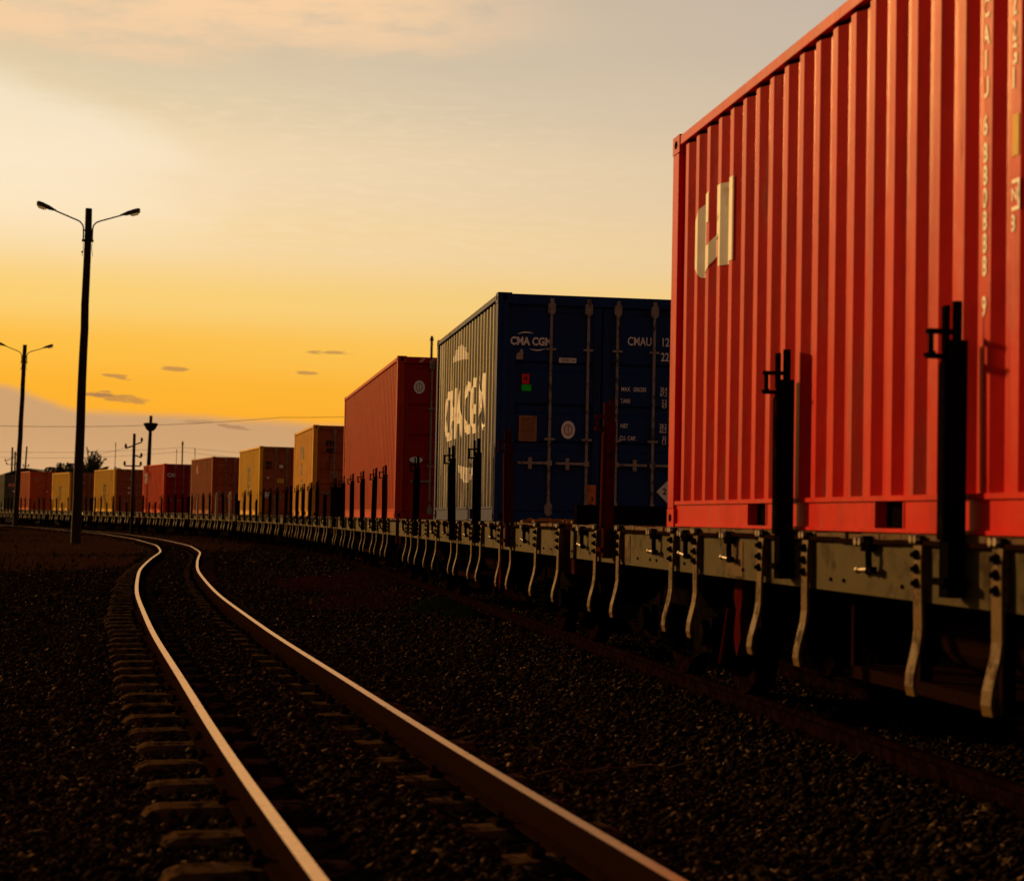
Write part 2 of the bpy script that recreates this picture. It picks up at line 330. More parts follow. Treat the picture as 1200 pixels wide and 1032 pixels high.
# loose stones: one mesh of small angular rocks
sm = mat('ballast_stone', (.014, .009, .006), 1, 0, (.20, .125, .078), .24, 14, 0, 30, .75, spec=0)  # pale patches: lighter stones, plus highlights put into the colour
def stones():
    rng = np.random.default_rng(3)
    def zone(n, y0, y1, s0, s1):
        y = np.sqrt(rng.uniform(y0*y0, y1*y1, n)); x = rng.uniform(-.36, .36, n)*y-.02*y; s = rng.uniform(s0, s1, n); return x, y, s
    Z = [zone(30000, 4.6, 11, .015, .040), zone(48000, 11, 22, .018, .040), zone(44000, 22, 48, .028, .055), zone(30000, 48, 100, .05, .10)]
    x = np.concatenate([z[0] for z in Z]); y = np.concatenate([z[1] for z in Z]); s = np.concatenate([z[2] for z in Z])
    big = rng.random(len(s)) < .03; s = np.where(big, s*1.7, s)
    dl = abs(x-np.interp(y, ly, lx))
    keep = (abs(dl-.5675) > .085) & ~((dl < .50) & (rng.random(len(x)) < np.where(dl > .27, .85, .25)))
    x, y, s = x[keep], y[keep], s[keep]; N = len(x)
    base = np.array([(1,0,0),(0,1,0),(-1,0,0),(0,-1,0),(0,0,1),(0,0,-1)], float)
    A = base[None]*rng.uniform(.6, 1.15, (N, 6, 1))+rng.uniform(-.3, .3, (N, 6, 3))
    A *= np.stack([rng.uniform(.8, 1.3, N), rng.uniform(.7, 1.1, N), rng.uniform(.45, .8, N)], -1)[:, None]
    th = rng.uniform(0, 6.283, N); c, sn = np.cos(th), np.sin(th)
    tilt = rng.uniform(-.5, .5, N); A[..., 2] += A[..., 0]*tilt[:, None]
    B = A.copy(); B[..., 0] = A[..., 0]*c[:, None]-A[..., 1]*sn[:, None]; B[..., 1] = A[..., 0]*sn[:, None]+A[..., 1]*c[:, None]
    B *= s[:, None, None]
    B[..., 0] += x[:, None]; B[..., 1] += y[:, None]; B[..., 2] += (gh(x, y)+s*.2)[:, None]
    fb = np.array([(0,1,4),(1,2,4),(2,3,4),(3,0,4),(1,0,5),(2,1,5),(3,2,5),(0,3,5)])
    F = (fb[None]+(np.arange(N)*6)[:, None, None]).reshape(-1, 3); V = B.reshape(-1, 3)
    me = bpy.data.meshes.new('gravel'); me.vertices.add(len(V)); me.vertices.foreach_set('co', V.ravel())
    me.loops.add(len(F)*3); me.loops.foreach_set('vertex_index', F.ravel().astype(np.int32)); me.polygons.add(len(F))
    me.polygons.foreach_set('loop_start', np.arange(0, len(F)*3, 3, dtype=np.int32)); me.polygons.foreach_set('loop_total', np.full(len(F), 3, np.int32))
    me.update(calc_edges=True); me.materials.append(sm); return me
structure('gravel', stones(), 'stuff')

# ------------------------------------------------------------------ tracks
def rail_mesh(yy, xx, off, top):
    y, x = offs(yy, xx, off)
    prof = [(-.026, 0), (-.036, -.009), (-.036, -.028), (-.010, -.042), (-.008, -.118), (-.062, -.132), (-.062, -.142), (.062, -.142), (.062, -.132), (.008, -.118), (.010, -.042), (.036, -.028), (.036, -.009), (.026, 0)]
    dx = np.gradient(x); dy = np.gradient(y); L = np.hypot(dx, dy); nx, ny = dy/L, -dx/L
    n = len(prof); V = []
    for i in range(len(y)):
        for u, w in prof: V.append((x[i]+nx[i]*u, y[i]+ny[i]*u, RH+w))
    F = []; MI = []
    for i in range(len(y)-1):
        for k in range(n):
            k2 = (k+1) % n
            F.append((i*n+k, i*n+k2, (i+1)*n+k2, (i+1)*n+k)); MI.append(0 if k == 13 else 1)
    me = bpy.data.meshes.new('rail'); me.from_pydata(V, [], F); me.materials.append(top); me.materials.append(M['rust'] if top is M['railtop'] else top)
    me.polygons.foreach_set('material_index', MI)
    bm = bmesh.new(); bm.from_mesh(me); bmesh.ops.recalc_face_normals(bm, faces=bm.faces); bm.to_mesh(me); bm.free()
    return me
def sleeper_mesh():
    # pressed steel trough, both ends curled down; local y across the track
    sec = [(-.135, -.10), (-.122, -.03), (-.095, -.006), (0, 0), (.095, -.006), (.122, -.03), (.135, -.10)]
    ys = [(-1.00, -.10, .86), (-.985, -.055, .93), (-.955, -.022, .98), (-.91, -.005, 1), (-.5, 0, 1), (0, -.012, .9), (.5, 0, 1), (.91, -.005, 1), (.955, -.022, .98), (.985, -.055, .93), (1.00, -.10, .86)]
    m = MB(); n = len(sec); V = [(u*k, y, w+dz) for y, dz, k in ys for u, w in sec]
    F = [(i*n+j, i*n+j+1, (i+1)*n+j+1, (i+1)*n+j) for i in range(len(ys)-1) for j in range(n-1)]
    m.add(V, F, 0)
    for s in (-1, 1):
        for q in (-1, 1):
            yb = s*.535+q*.085
            m.box((-.035, yb-.028, -.005), (.035, yb+.028, .028), 1); m.cyl((0, yb, .02), (0, yb, .055), .014, n=6, mi=1)
    me = m.mesh('sleeper', [M['sleeper'], M['rust']]); return me
slp = sleeper_mesh()
def track(label, yy, xx, S, top, s0, group):
    root = thing('railway_track', label, 'railway track', (float(np.interp(s0, S, xx)), float(np.interp(s0, S, yy)), 0), 0, group)
    inv = Matrix.Translation(-root.location)
    for off in (-.5675, .5675): link('rail', rail_mesh(yy, xx, off, top), root, inv)
    rest = MB(); k = 0; s = s0
    base = [(v.co.copy()) for v in slp.vertices]; fs = [tuple(p.vertices) for p in slp.polygons]; mis = [p.material_index for p in slp.polygons]
    rr = random.Random(4)
    while s < S[-1]-2 and k < 300:
        x, y, a = on(s, S, yy, xx)
        T = Matrix.Translation((x, y, RH-.142)) @ Matrix.Rotation(a+rr.uniform(-.025, .025), 4, 'Z') @ Matrix.Translation((0, rr.uniform(-.03, .03), rr.uniform(-.006, .0)))
        if k < 100: link('sleeper', slp, root, inv @ T)
        else:
            o = len(rest.v); rest.v += [tuple(inv @ T @ c) for c in base]; rest.f += [tuple(i+o for i in f) for f in fs]; rest.mi += mis
        s += .74; k += 1
    r = link('sleeper', rest.mesh('distant_sleepers', [M['sleeper'], M['rust']]), root); r['kind'] = 'stuff'
    return root
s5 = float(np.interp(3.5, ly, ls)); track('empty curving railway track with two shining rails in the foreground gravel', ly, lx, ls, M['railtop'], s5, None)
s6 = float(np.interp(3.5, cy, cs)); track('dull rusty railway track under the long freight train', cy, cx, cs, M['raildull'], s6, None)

# ------------------------------------------------------------------ text on panels
def text_mesh(body, size, mt, bold=0, shear=0, width=1.0, spacing=1.0):
    cu = bpy.data.curves.new('lettering', 'FONT'); cu.body = body; cu.size = size; cu.align_x = 'CENTER'; cu.align_y = 'CENTER'
    cu.offset = bold; cu.shear = shear; cu.space_character = spacing; cu.resolution_u = 3; cu.fill_mode = 'FRONT'
    o = bpy.data.objects.new('tmp', cu); COL.objects.link(o)
    dg = bpy.context.evaluated_depsgraph_get(); me = bpy.data.meshes.new_from_object(o.evaluated_get(dg))
    bpy.data.objects.remove(o); bpy.data.curves.remove(cu)
    me.transform(Matrix.Diagonal((width, 1, 1, 1))); me.materials.clear(); me.materials.append(mt); return me
def poly_mesh(polys, mt, name='emblem'):
    me = bpy.data.meshes.new(name); V = []; F = []
    for p in polys:
        F.append(tuple(range(len(V), len(V)+len(p)))); V += [(a, b, 0) for a, b in p]
    me.from_pydata(V, [], F); me.materials.append(mt); return me
def ring_poly(cx_, cy_, rx, ry, n=22): return [(cx_+rx*math.cos(2*math.pi*i/n), cy_+ry*math.sin(2*math.pi*i/n)) for i in range(n)]
def arc_band(cx_, cy_, rx, ry, a0, a1, w, n=10):
    out = []; quads = []
    for i in range(n):
        t0 = R(a0+(a1-a0)*i/n); t1 = R(a0+(a1-a0)*(i+1)/n); w0 = w*math.sin(math.pi*(i/n*.9+.05)); w1 = w*math.sin(math.pi*((i+1)/n*.9+.05))
        quads.append([(cx_+(rx-w0)*math.cos(t0), cy_+(ry-w0)*math.sin(t0)), (cx_+(rx+w0)*math.cos(t0), cy_+(ry+w0)*math.sin(t0)), (cx_+(rx+w1)*math.cos(t1), cy_+(ry+w1)*math.sin(t1)), (cx_+(rx-w1)*math.cos(t1), cy_+(ry-w1)*math.sin(t1))])
    return quads

# ------------------------------------------------------------------ containers
PIT = .265; PHS = .218; CD = .036
def corr_depth(u):                   # inward depth of the side wall at distance u along the panel
    t = ((u-PHS) % PIT)/PIT
    if t < .26: return 0
    if t < .50: return CD*(t-.26)/.24
    if t < .76: return CD
    return CD*(1-(t-.76)/.24)
def corr_folds(L):
    out = []; k = -1
    while k*PIT < L+PIT:
        out += [PHS+k*PIT, PHS+(k+.26)*PIT, PHS+(k+.5)*PIT, PHS+(k+.76)*PIT]; k += 1
    return [u for u in out if 0 < u < L]
def side_panel_mesh(L, H, sgn, mt):
    x0 = -L/2+.16; Lp = L-.32; us = [0]+corr_folds(Lp)+[Lp]; z0, z1 = .165, H-.10
    m = MB(); V = []
    for u in us:
        y = sgn*(1.209-corr_depth(u)); V += [(x0+u, y, z0), (x0+u, y, z1)]
    F = [(2*i, 2*i+2, 2*i+3, 2*i+1) if sgn < 0 else (2*i, 2*i+1, 2*i+3, 2*i+2) for i in range(len(us)-1)]
    m.add(V, F); me = bpy.data.meshes.new('side_panel'); me.from_pydata(m.v, [], m.f); me.materials.append(mt); return me
def on_side(me, L, x, z):            # bend a flat marking onto the left corrugated wall; text runs towards -x seen from outside
    x0 = -L/2+.16
    bm = bmesh.new(); bm.from_mesh(me)
    for v in bm.verts: v.co = Vector((x-v.co.x, 0, z+v.co.y))
    for u in corr_folds(L-.32):
        g = bm.verts[:]+bm.edges[:]+bm.faces[:]
        bmesh.ops.bisect_plane(bm, geom=g, plane_co=(x0+u, 0, 0), plane_no=(1, 0, 0))
    for v in bm.verts: v.co.y = 1.209-corr_depth(min(max(v.co.x-x0, 0), L-.32))+.0035
    bmesh.ops.recalc_face_normals(bm, faces=bm.faces)
    out = me.copy(); bm.to_mesh(out); bm.free(); return out
def on_door(me, L, y, z, d=.004):    # y is measured from the container's left edge, to the right as seen from behind
    T = Matrix.Translation((-L/2+DOOR_X-d, 1.219-y, z)) @ Matrix(((0, 0, -1, 0), (-1, 0, 0, 0), (0, 1, 0, 0), (0, 0, 0, 1)))
    out = me.copy(); out.transform(T); return out
DOOR_X = .055; GD = .036
GROOVES = [(.80, .93), (1.22, 1.35), (1.70, 1.83)]
cache = {}
def container(zc, xc, L, H, kind, label, markings=None, post=None):
    """zc/xc: plan position of the near left bottom corner"""
    pm = kind
    s_end_y = zc; 
    # chord heading along the curve
    yy2 = zc+L*.98; x2 = float(np.interp(yy2, ty, tx)); x1 = float(np.interp(zc, ty, tx))
    a = math.atan2(yy2-zc, x2-x1)
    t = Vector((math.cos(a), math.sin(a), 0)); r = Vector((t.y, -t.x, 0))
    P = Vector((xc, zc, 1.42))+t*(L/2)+r*1.219
    root = thing('shipping_container', label, 'container', P, a, 'containers on the freight train')
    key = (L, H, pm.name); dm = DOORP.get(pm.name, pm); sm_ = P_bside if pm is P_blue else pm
    hy = 1.219
    if key not in cache:
        D = {}
        m = MB().box((-.06, -.055, 0), (.09, .065, 1)); 
        # corner posts
        for nm, sx, sy in (('a', -1, 1), ('b', -1, -1), ('c', 1, 1), ('d', 1, -1)):
            m = MB(); x0, x1_ = sorted((sx*L/2, sx*(L/2-.16))); y0, y1 = sorted((sy*hy, sy*(hy-.055)))
            m.box((x0, y0, .118), (x1_, y1, H-.118))
            x0b, x1b = sorted((sx*(L/2-.004), sx*(L/2-.055))); y0b, y1b = sorted((sy*(hy-.055), sy*(hy-.13)))
            m.box((x0b, y0b, .118), (x1b, y1b, H-.118))
            D['post'+nm] = m.mesh('corner_post', pm, bevel=.006)
            for q, z0 in (('lo', 0), ('hi', H-.118)):
                m = MB(); x0, x1_ = sorted((sx*(L/2+.003), sx*(L/2-.175))); y0, y1 = sorted((sy*(hy+.003), sy*(hy-.16)))
                m.box((x0, y0, z0), (x1_, y1, z0+.118))
                # dark slot recess plates (oval openings)
                xm = (x0+x1_)/2; ym = (y0+y1)/2; zm = z0+.059
                yo = sy*(hy+.0045); xo = sx*(L/2+.0045)
                ov = [(xm+.038*math.cos(2*math.pi*i/12), zm+.028*math.sin(2*math.pi*i/12)) for i in range(12)]
                m.prism(ov, 1, yo-sy*.004, yo, 1)
                ov = [(ym+.028*math.cos(2*math.pi*i/12), zm+.038*math.sin(2*math.pi*i/12)) for i in range(12)]
                m.prism(ov, 0, xo-sx*.004, xo, 1)
                D['cast'+nm+q] = m.mesh('corner_casting', [pm, M['darksteel']])
        for sy, k in ((1, 'l'), (-1, 'r')):
            y0, y1 = sorted((sy*(hy-.003), sy*(hy-.065)))
            D['top'+k] = MB().box((-L/2+.176, y0, H-.075), (L/2-.176, y1, H-.010)).mesh('top_side_rail', pm, bevel=.004)
            m = MB(); m.box((-L/2+.176, y0, .145), (L/2-.176, y1, .168))      # upper flange
            pk = [(-1.205, -.845), (.845, 1.205)] if L < 7 else []
            xs = [-L/2+.176]
            for p in pk: xs += list(p)
            xs.append(L/2-.176); y0, y1 = sorted((sy*(hy-.018), sy*(hy-.03)))
            for i in range(0, len(xs), 2): m.box((xs[i], y0, .022), (xs[i+1], y1, .145))
            for p in pk:
                for q in p:
                    m.box((q-.006, min(sy*(hy-.014), sy*.5), .022), (q+.006, max(sy*(hy-.014), sy*.5), .145))
            y0, y1 = sorted((sy*(hy-.006), sy*(hy-.06))); m.box((-L/2+.176, y0, .004), (L/2-.176, y1, .022))
            D['bot'+k] = m.mesh('bottom_side_rail', pm)
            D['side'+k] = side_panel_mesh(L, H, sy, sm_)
        D['roof'] = MB().box((-L/2+.12, -hy+.065, H-.045), (L/2-.12, hy-.065, H-.022)).mesh('roof', pm)
        D['floor'] = MB().box((-L/2+.1, -hy+.07, .03), (L/2-.1, hy-.07, .14)).mesh('floor', M['darksteel'])
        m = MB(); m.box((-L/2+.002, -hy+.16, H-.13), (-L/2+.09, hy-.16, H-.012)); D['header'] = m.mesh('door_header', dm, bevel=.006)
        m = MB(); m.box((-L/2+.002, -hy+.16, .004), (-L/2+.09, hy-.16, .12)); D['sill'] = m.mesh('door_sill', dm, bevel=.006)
        # front end wall (far end): vertical corrugation
        m = MB(); V = []; us = [0]+corr_folds(2.16)+[2.16]
        for u in us:
            x = L/2-.02-corr_depth(u); V += [(x, -1.08+u, .12), (x, -1.08+u, H-.1)]
        m.add(V, [(2*i, 2*i+2, 2*i+3, 2*i+1) for i in range(len(us)-1)])
        m.box((L/2-.09, -hy+.16, H-.13), (L/2-.002, hy-.16, H-.012)); m.box((L/2-.09, -hy+.16, .004), (L/2-.002, hy-.16, .12))
        D['front'] = m.mesh('front_wall', pm)
        # doors: horizontal grooves pressed into the leaf
        sc = (H-.25)/2.34
        prof = [(-L/2+DOOR_X, .13)]
        for g0, g1 in GROOVES:
            g0, g1 = .13+(g0-.13)*sc, .13+(g1-.13)*sc
            prof += [(-L/2+DOOR_X, g0), (-L/2+DOOR_X+GD, g0+.03), (-L/2+DOOR_X+GD, g1-.03), (-L/2+DOOR_X, g1)]
        prof += [(-L/2+DOOR_X, H-.135)]
        for k, (ya, yb) in (('l', (.012, 1.085)), ('r', (-1.085, -.012))):
            m = MB(); V = []
            e = .085
            for p in prof: V += [(p[0]+.014, yb-e, p[1]), (p[0]+.014, ya+e, p[1])]
            F = [(2*i, 2*i+1, 2*i+3, 2*i+2) for i in range(len(prof)-1)]; m.add(V, F)
            xf = -L/2+DOOR_X
            m.box((xf-.002, ya, .13), (xf+.05, ya+e, H-.135)); m.box((xf-.002, yb-e, .13), (xf+.05, yb, H-.135))
            m.box((xf, ya+e, .13), (xf+.05, yb-e, .20)); m.box((xf, ya+e, H-.20), (xf+.05, yb-e, H-.135))
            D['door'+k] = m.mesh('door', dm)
            s = 1 if k == 'l' else -1
            D['gasket'+k] = MB().box((xf+.004, min(s*.001, s*.012), .13), (xf+.04, max(s*.001, s*.012), H-.135)).mesh('gasket', M['darksteel'])
        for i, y in enumerate((.62, 1.05, 1.39, 1.82)):
            yl = hy-y; xr = -L/2+.018; m = MB()
            m.cyl((xr, yl, .09), (xr, yl, H-.09), .017, n=10)
            for z0 in (.075, H-.235): 
                m.box((xr-.022, yl-.042, z0+.02), (xr+.035, yl+.042, z0+.13)); m.box((xr-.030, yl-.022, z0+.0), (xr+.02, yl+.022, z0+.16))
            m.cyl((xr, yl, H-.075), (xr, yl, H-.05), .03, n=8)
            for z0 in (.93, 1.95): m.box((xr-.02, yl-.055, z0), (xr+.035, yl+.055, z0+.025))
            D['rod%d' % i] = m.mesh('lock_rod', M['rod'])
            m = MB(); d = 1 if i in (0, 1) else -1
            m.box((xr-.03, yl-.03, .64), (xr+.03, yl+.03, .70)); m.box((xr-.032, min(yl, yl+d*.36), .655), (xr-.018, max(yl, yl+d*.36), .683))
            m.box((xr-.03, yl+d*.22-.02, .60), (xr+.03, yl+d*.22+.02, .73))
            D['handle%d' % i] = m.mesh('handle', M['rod'])
        cache[key] = D
    D = cache[key]
    for k in 'abcd':
        p = link('corner_post', D['post'+k], root)
        for q in ('lo', 'hi'): link('corner_casting', D['cast'+k+q], p)
    for k in 'lr':
        link('top_side_rail', D['top'+k], root); link('bottom_side_rail', D['bot'+k], root)
    sideL = link('side_panel', D['sidel'], root); link('side_panel', D['sider'], root)
    for nm, k in (('roof', 'roof'), ('floor', 'floor'), ('door_header', 'header'), ('door_sill', 'sill'), ('front_wall', 'front')): hd = link(nm, D[k], root)
    hdr = [c for c in root.children if c.name.startswith('door_header')][0]
    doors = []
    for j, k in enumerate('lr'):
        d = link('door', D['door'+k], root); doors.append(d); link('gasket', D['gasket'+k], d)
        for i in (0, 1) if j == 0 else (2, 3):
            link('lock_rod', D['rod%d' % i], d); link('handle', D['handle%d' % i], d)
    if markings: markings(L, H, sideL, doors, hdr)
    return root

def lab(parent, me, name='lettering'):
    o = link(name, me, parent); return o
def rect(w, h): return [[(-w/2, -h/2), (w/2, -h/2), (w/2, h/2), (-w/2, h/2)]]
def oval_emblem(par, L, y, z, rx=.075, ry=.10):
    lab(par, on_door(poly_mesh([ring_poly(0, 0, rx, ry)], M['white']), L, y, z), 'emblem')
    q = []
    for k in range(16):
        a0, a1 = 2*math.pi*k/16, 2*math.pi*(k+1)/16
        q.append([(rx*.62*math.cos(a0), ry*.62*math.sin(a0)), (rx*.62*math.cos(a1), ry*.62*math.sin(a1)), (rx*.48*math.cos(a1), ry*.5*math.sin(a1)), (rx*.48*math.cos(a0), ry*.5*math.sin(a0))])
    q += [[(-.004, -ry*.45), (.006, -ry*.45), (.006, ry*.45), (-.004, ry*.45)]]
    lab(par, on_door(poly_mesh(q, M['tan']), L, y, z, .007), 'emblem')

def cai_shape(s=1.0):
    # slanted C / bar mark: x to the right seen from outside, y up; total about 1.0 x 1.0
    P = [[(0,.12),(.10,-.02),(.22,-.05),(.22,.97),(.08,.86),(0,.72)], [(.22,.62),(.36,.62),(.36,1.0),(.22,.97)],
         [(.22,-.05),(.36,.05),(.54,.27),(.54,.54),(.36,.34),(.22,.32)], [(.54,.27),(.64,.40),(.64,.66),(.54,.54)],
         [(.54,.50),(.64,.58),(.64,1),(.54,1)], [(.64,0),(1,0),(1,1),(.64,1)]]
    return [[(x*s, y*s) for x, y in p] for p in P]
def mk_c1(L, H, side, doors, hdr):
    lab(side, on_side(poly_mesh([[((x-.5)*.86, (y-.5)*.50) for x, y in p] for p in cai_shape()], M['grey']), L, L/2-1.02, 1.835), 'emblem')
    for ch, z in zip('CAIU68808889', (2.09, 1.98, 1.88, 1.77, 1.62, 1.51, 1.42, 1.33, 1.24, 1.15, 1.06, .90)):
        lab(side, on_side(text_mesh(ch, .108, M['white'], .003, width=.80), L, L/2-5.095, z))
    xx = L/2-5.355
    for ch, z in zip('22G1', (2.03, 1.93, 1.84, 1.75)): lab(side, on_side(text_mesh(ch, .108, M['white'], .003, width=.80), L, xx, z))
    lab(side, on_side(poly_mesh(rect(.10, .16), M['yellow']), L, xx, 1.53), 'sticker')
    q = [[(-.07, -.06), (-.055, -.06), (-.055, .06), (-.07, .06)], [(.055, -.06), (.07, -.06), (.07, .06), (.055, .06)], [(-.055, .045), (.055, .045), (.055, .06), (-.055, .06)], [(-.055, -.06), (.055, -.06), (.055, -.045), (-.055, -.045)]]
    lab(side, on_side(poly_mesh(q, M['white']), L, xx+.01, 1.30), 'sticker')
    lab(side, on_side(text_mesh('CN', .07, M['white'], .001), L, xx+.01, 1.30)); lab(side, on_side(text_mesh('8', .09, M['white'], .002), L, xx, 1.19))
def mk_c2(L, H, side, doors, hdr):
    lab(side, on_side(text_mesh('CMA CGM', .94, M['white'], .018, width=.92, spacing=.98), L, .0, 1.38))
    lab(side, on_side(poly_mesh(arc_band(0, 0, 2.0, 1.15, 60, 110, .10, 12), M['white']), L, .55, 1.05), 'emblem')
    lab(side, on_side(poly_mesh(arc_band(0, 0, 2.0, 1.15, 240, 290, .10, 12), M['white']), L, -.55, 1.72), 'emblem')
    a, b_ = doors
    lab(a, on_door(text_mesh('CMA CGM', .125, M['white'], .005, width=.82), L, .395, 2.045))
    lab(a, on_door(poly_mesh(arc_band(0, 0, .16, .10, 60, 130, .008, 8), M['white']), L, .34, 2.05), 'emblem')
    lab(a, on_door(poly_mesh(arc_band(0, 0, .16, .10, 240, 310, .008, 8), M['white']), L, .46, 2.05), 'emblem')
    lab(a, on_door(poly_mesh([[(-.045, -.06), (.035, -.06), (.035, .02), (.03, .05), (.01, .06), (-.01, .02), (-.04, .0)]], M['plate']), L, .27, 1.90), 'sticker')
    lab(a, on_door(poly_mesh(rect(.20, .055), M['white']), L, .82, 1.845), 'sticker')
    lab(a, on_door(text_mesh('1838124', .05, M['black']), L, .82, 1.845, .007))
    lab(a, on_door(poly_mesh(rect(.085, .11), M['redlab']), L, .34, 1.62), 'sticker')
    lab(a, on_door(text_mesh('4', .09, M['black']), L, .34, 1.62, .007))
    lab(a, on_door(poly_mesh(rect(.11, .07), M['greenlab']), L, .35, 1.52), 'sticker')
    lab(a, on_door(poly_mesh(rect(.205, .29), M['tan']), L, .375, 1.06), 'plate')
    lab(a, on_door(poly_mesh([[(-.08, y), (.08, y), (.08, y+.005), (-.08, y+.005)] for y in [-.12+.028*k for k in range(9)]], M['rust']), L, .375, 1.06, .007), 'lettering')
    oval_emblem(a, L, .84, 1.055, .08, .103)
    lab(a, on_door(poly_mesh(rect(.115, .31), M['orange']), L, 1.115, .28, .012), 'sticker')
    lab(a, on_door(text_mesh('3', .07, M['black'], .002), L, 1.13, .27, .016)); lab(a, on_door(text_mesh('10t', .06, M['black'], .002), L, 1.115, .20, .016))
    W_ = M['white']
    lab(b_, on_door(text_mesh('CMAU', .135, W_, .002, width=.74), L, 1.655, 2.085))
    lab(b_, on_door(text_mesh('12', .135, W_, .002, width=.74), L, 1.955, 2.085))
    lab(b_, on_door(text_mesh('22', .135, W_, .002, width=.74), L, 1.955, 1.915))
    for tx_, y, z in (('MAX', 1.50, 1.535), ('GROSS', 1.665, 1.535), ('TARE', 1.50, 1.40), ('NET', 1.49, 1.115), ('CU. CAP.', 1.535, .975),
                      ('30.4', 1.945, 1.545), ('67.2', 1.945, 1.49), ('2.2', 1.955, 1.405), ('4.9', 1.955, 1.352), ('28.2', 1.945, 1.125), ('62.2', 1.945, 1.07), ('33', 1.96, .985), ('1.1', 1.96, .935)):
        lab(b_, on_door(text_mesh(tx_, .068, W_, .001, width=.72), L, y, z))
    lab(b_, on_door(poly_mesh([[(-.125, 0), (0, -.125), (.125, 0), (0, .125)]], M['white']), L, 2.005, .375), 'sticker')
    lab(b_, on_door(text_mesh('2', .10, M['black'], .002), L, 1.975, .375, .007))
def mk_c3(L, H, side, doors, hdr):
    a = doors[0]
    me = poly_mesh([[(x, -.035), (x+.07, -.035), (x+.13, .035), (x+.06, .035)] for x in [-.85+.19*k for k in range(9)]], M['hazard'])
    T = Matrix.Translation((-L/2-.002, 0, H-.07)) @ Matrix(((0, 0, -1, 0), (-1, 0, 0, 0), (0, 1, 0, 0), (0, 0, 0, 1))); me.transform(T); lab(hdr, me, 'stripe')
    oval_emblem(a, L, .40, 2.35, .10, .12)
    lab(a, on_door(poly_mesh([ring_poly(0, 0, .12, .055)], M['white']), L, .37, 1.05), 'sticker')
    for k in range(13): lab(side, on_side(text_mesh('CAIU4820651_7'[k] if k != 11 else '4', .13, M['white'], .003, width=.6), L, L/2-.62, 2.35-.135*k))
def mk_msc(big=True, side_z=1.2, flag=0):
    def f(L, H, side, doors, hdr):
        a, b_ = doors; K = M['black']
        if flag == 0:
            lab(a, on_door(text_mesh('m', .30, K, .014, width=1.15), L, .50, H-.50)); lab(a, on_door(text_mesh('sc', .24, K, .012, width=1.1), L, .50, H-.70))
            for k, ch in enumerate('msc'): lab(side, on_side(text_mesh(ch, .75, K, .02, width=1.6), L, .4, 1.95-.48*k))
            lab(a, on_door(poly_mesh(rect(.22, .26), M['tan']), L, .62, 1.15), 'plate')
        else:
            lab(a, on_door(text_mesh('m', .26, K, .012, width=1.1), L, .36, H-.62)); lab(a, on_door(text_mesh('sc', .20, K, .010, width=1.1), L, .36, H-.78))
            lab(side, on_side(text_mesh('m', 1.15, K, .03, width=1.2), L, .0, 1.62)); lab(side, on_side(text_mesh('sc', .85, K, .03, width=1.0), L, .0, 1.05))
            lab(a, on_door(poly_mesh(rect(.14, .11), M['white']), L, .83, 1.84), 'sticker')
            lab(a, on_door(poly_mesh([[(-.06, .05), (0, -.07), (.06, .05), (0, .02)]], M['white']), L, .34, 1.40), 'sticker')
            lab(a, on_door(poly_mesh(rect(.26, .17), M['yellow']), L, .82, 1.30), 'sticker')
            lab(a, on_door(poly_mesh(rect(.20, .22), M['white']), L, .34, .75), 'sticker')
    return f
def mk_c6(L, H, side, doors, hdr):
    a = doors[0]
    lab(side, on_side(text_mesh('HL', .5, M['orange'], .02, width=1.3), L, L/2-1.6, 2.05))
    lab(a, on_door(text_mesh('HL', .10, M['orange'], .002, width=2.2), L, .40, 2.20))
    lab(a, on_door(poly_mesh(rect(.17, .2), M['tan']), L, .36, .95), 'plate')
    lab(a, on_door(poly_mesh([[(-.09, .07), (0, -.1), (.09, .07), (0, .02)]], M['white']), L, .85, .96), 'sticker')
def mk_c7(L, H, side, doors, hdr):
    a, b_ = doors
    lab(side, on_side(poly_mesh([[((x-.5)*.86, (y-.5)*.56) for x, y in p] for p in cai_shape()], M['white']), L, L/2-.85, 1.88), 'emblem')
    lab(a, on_door(text_mesh('CAI', .27, M['white'], .008, width=.95), L, .40, 1.98))
    lab(b_, on_door(poly_mesh([ring_poly(0, 0, .05, .09)], M['white']), L, 1.38+.2, 1.65), 'emblem')
    lab(b_, on_door(poly_mesh(rect(.2, .05), M['hazard']), L, 1.95, 1.35), 'sticker')
def mk_dots(spec, sidetext=None):
    def f(L, H, side, doors, hdr):
        for y, z, w, h, m_ in spec:
            d = doors[0] if y < 1.219 else doors[1]; lab(d, on_door(poly_mesh(rect(w, h), M[m_]), L, y, z), 'sticker')
        if sidetext:
            for tx_, x, z, sz, m_ in sidetext: lab(side, on_side(text_mesh(tx_, sz, M[m_], .02, width=1.2), L, x, z))
    return f
L20, L40, HS, HH = 6.058, 12.192, 2.591, 2.896
P_red = paint('red_container_paint', (.60, .0035, .0012), (.32, .006, .002), .2, .37, .08)
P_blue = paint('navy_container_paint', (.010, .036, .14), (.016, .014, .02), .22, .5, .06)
P_bside = paint('faded_sunlit_navy_side_paint', (.045, .05, .06), (.02, .018, .02), .3, .30, .9)  # faded navy, paled further so the lit side's sky sheen is in the colour
P_rusred = paint('faded_red_container_paint', (.52, .04, .010), RUST, .10, .45)
P_tan = paint('tan_yellow_container_paint', (.88, .42, .04), (.10, .05, .02), .15, .5)
P_yel = paint('yellow_container_paint', (.95, .50, .018), (.12, .05, .02), .12, .5)
P_maroon = paint('maroon_container_paint', (.38, .075, .02), (.05, .02, .012), .15, .5)
P_brick = paint('brick_red_container_paint', (.75, .05, .012), RUST, .12, .48)
P_ydoor_shade = paint('shaded_yellow_door_paint', (.36, .095, .028), RUST, .2, .5)  # browner copy of the yellow paints, shade of the door ends in its colour
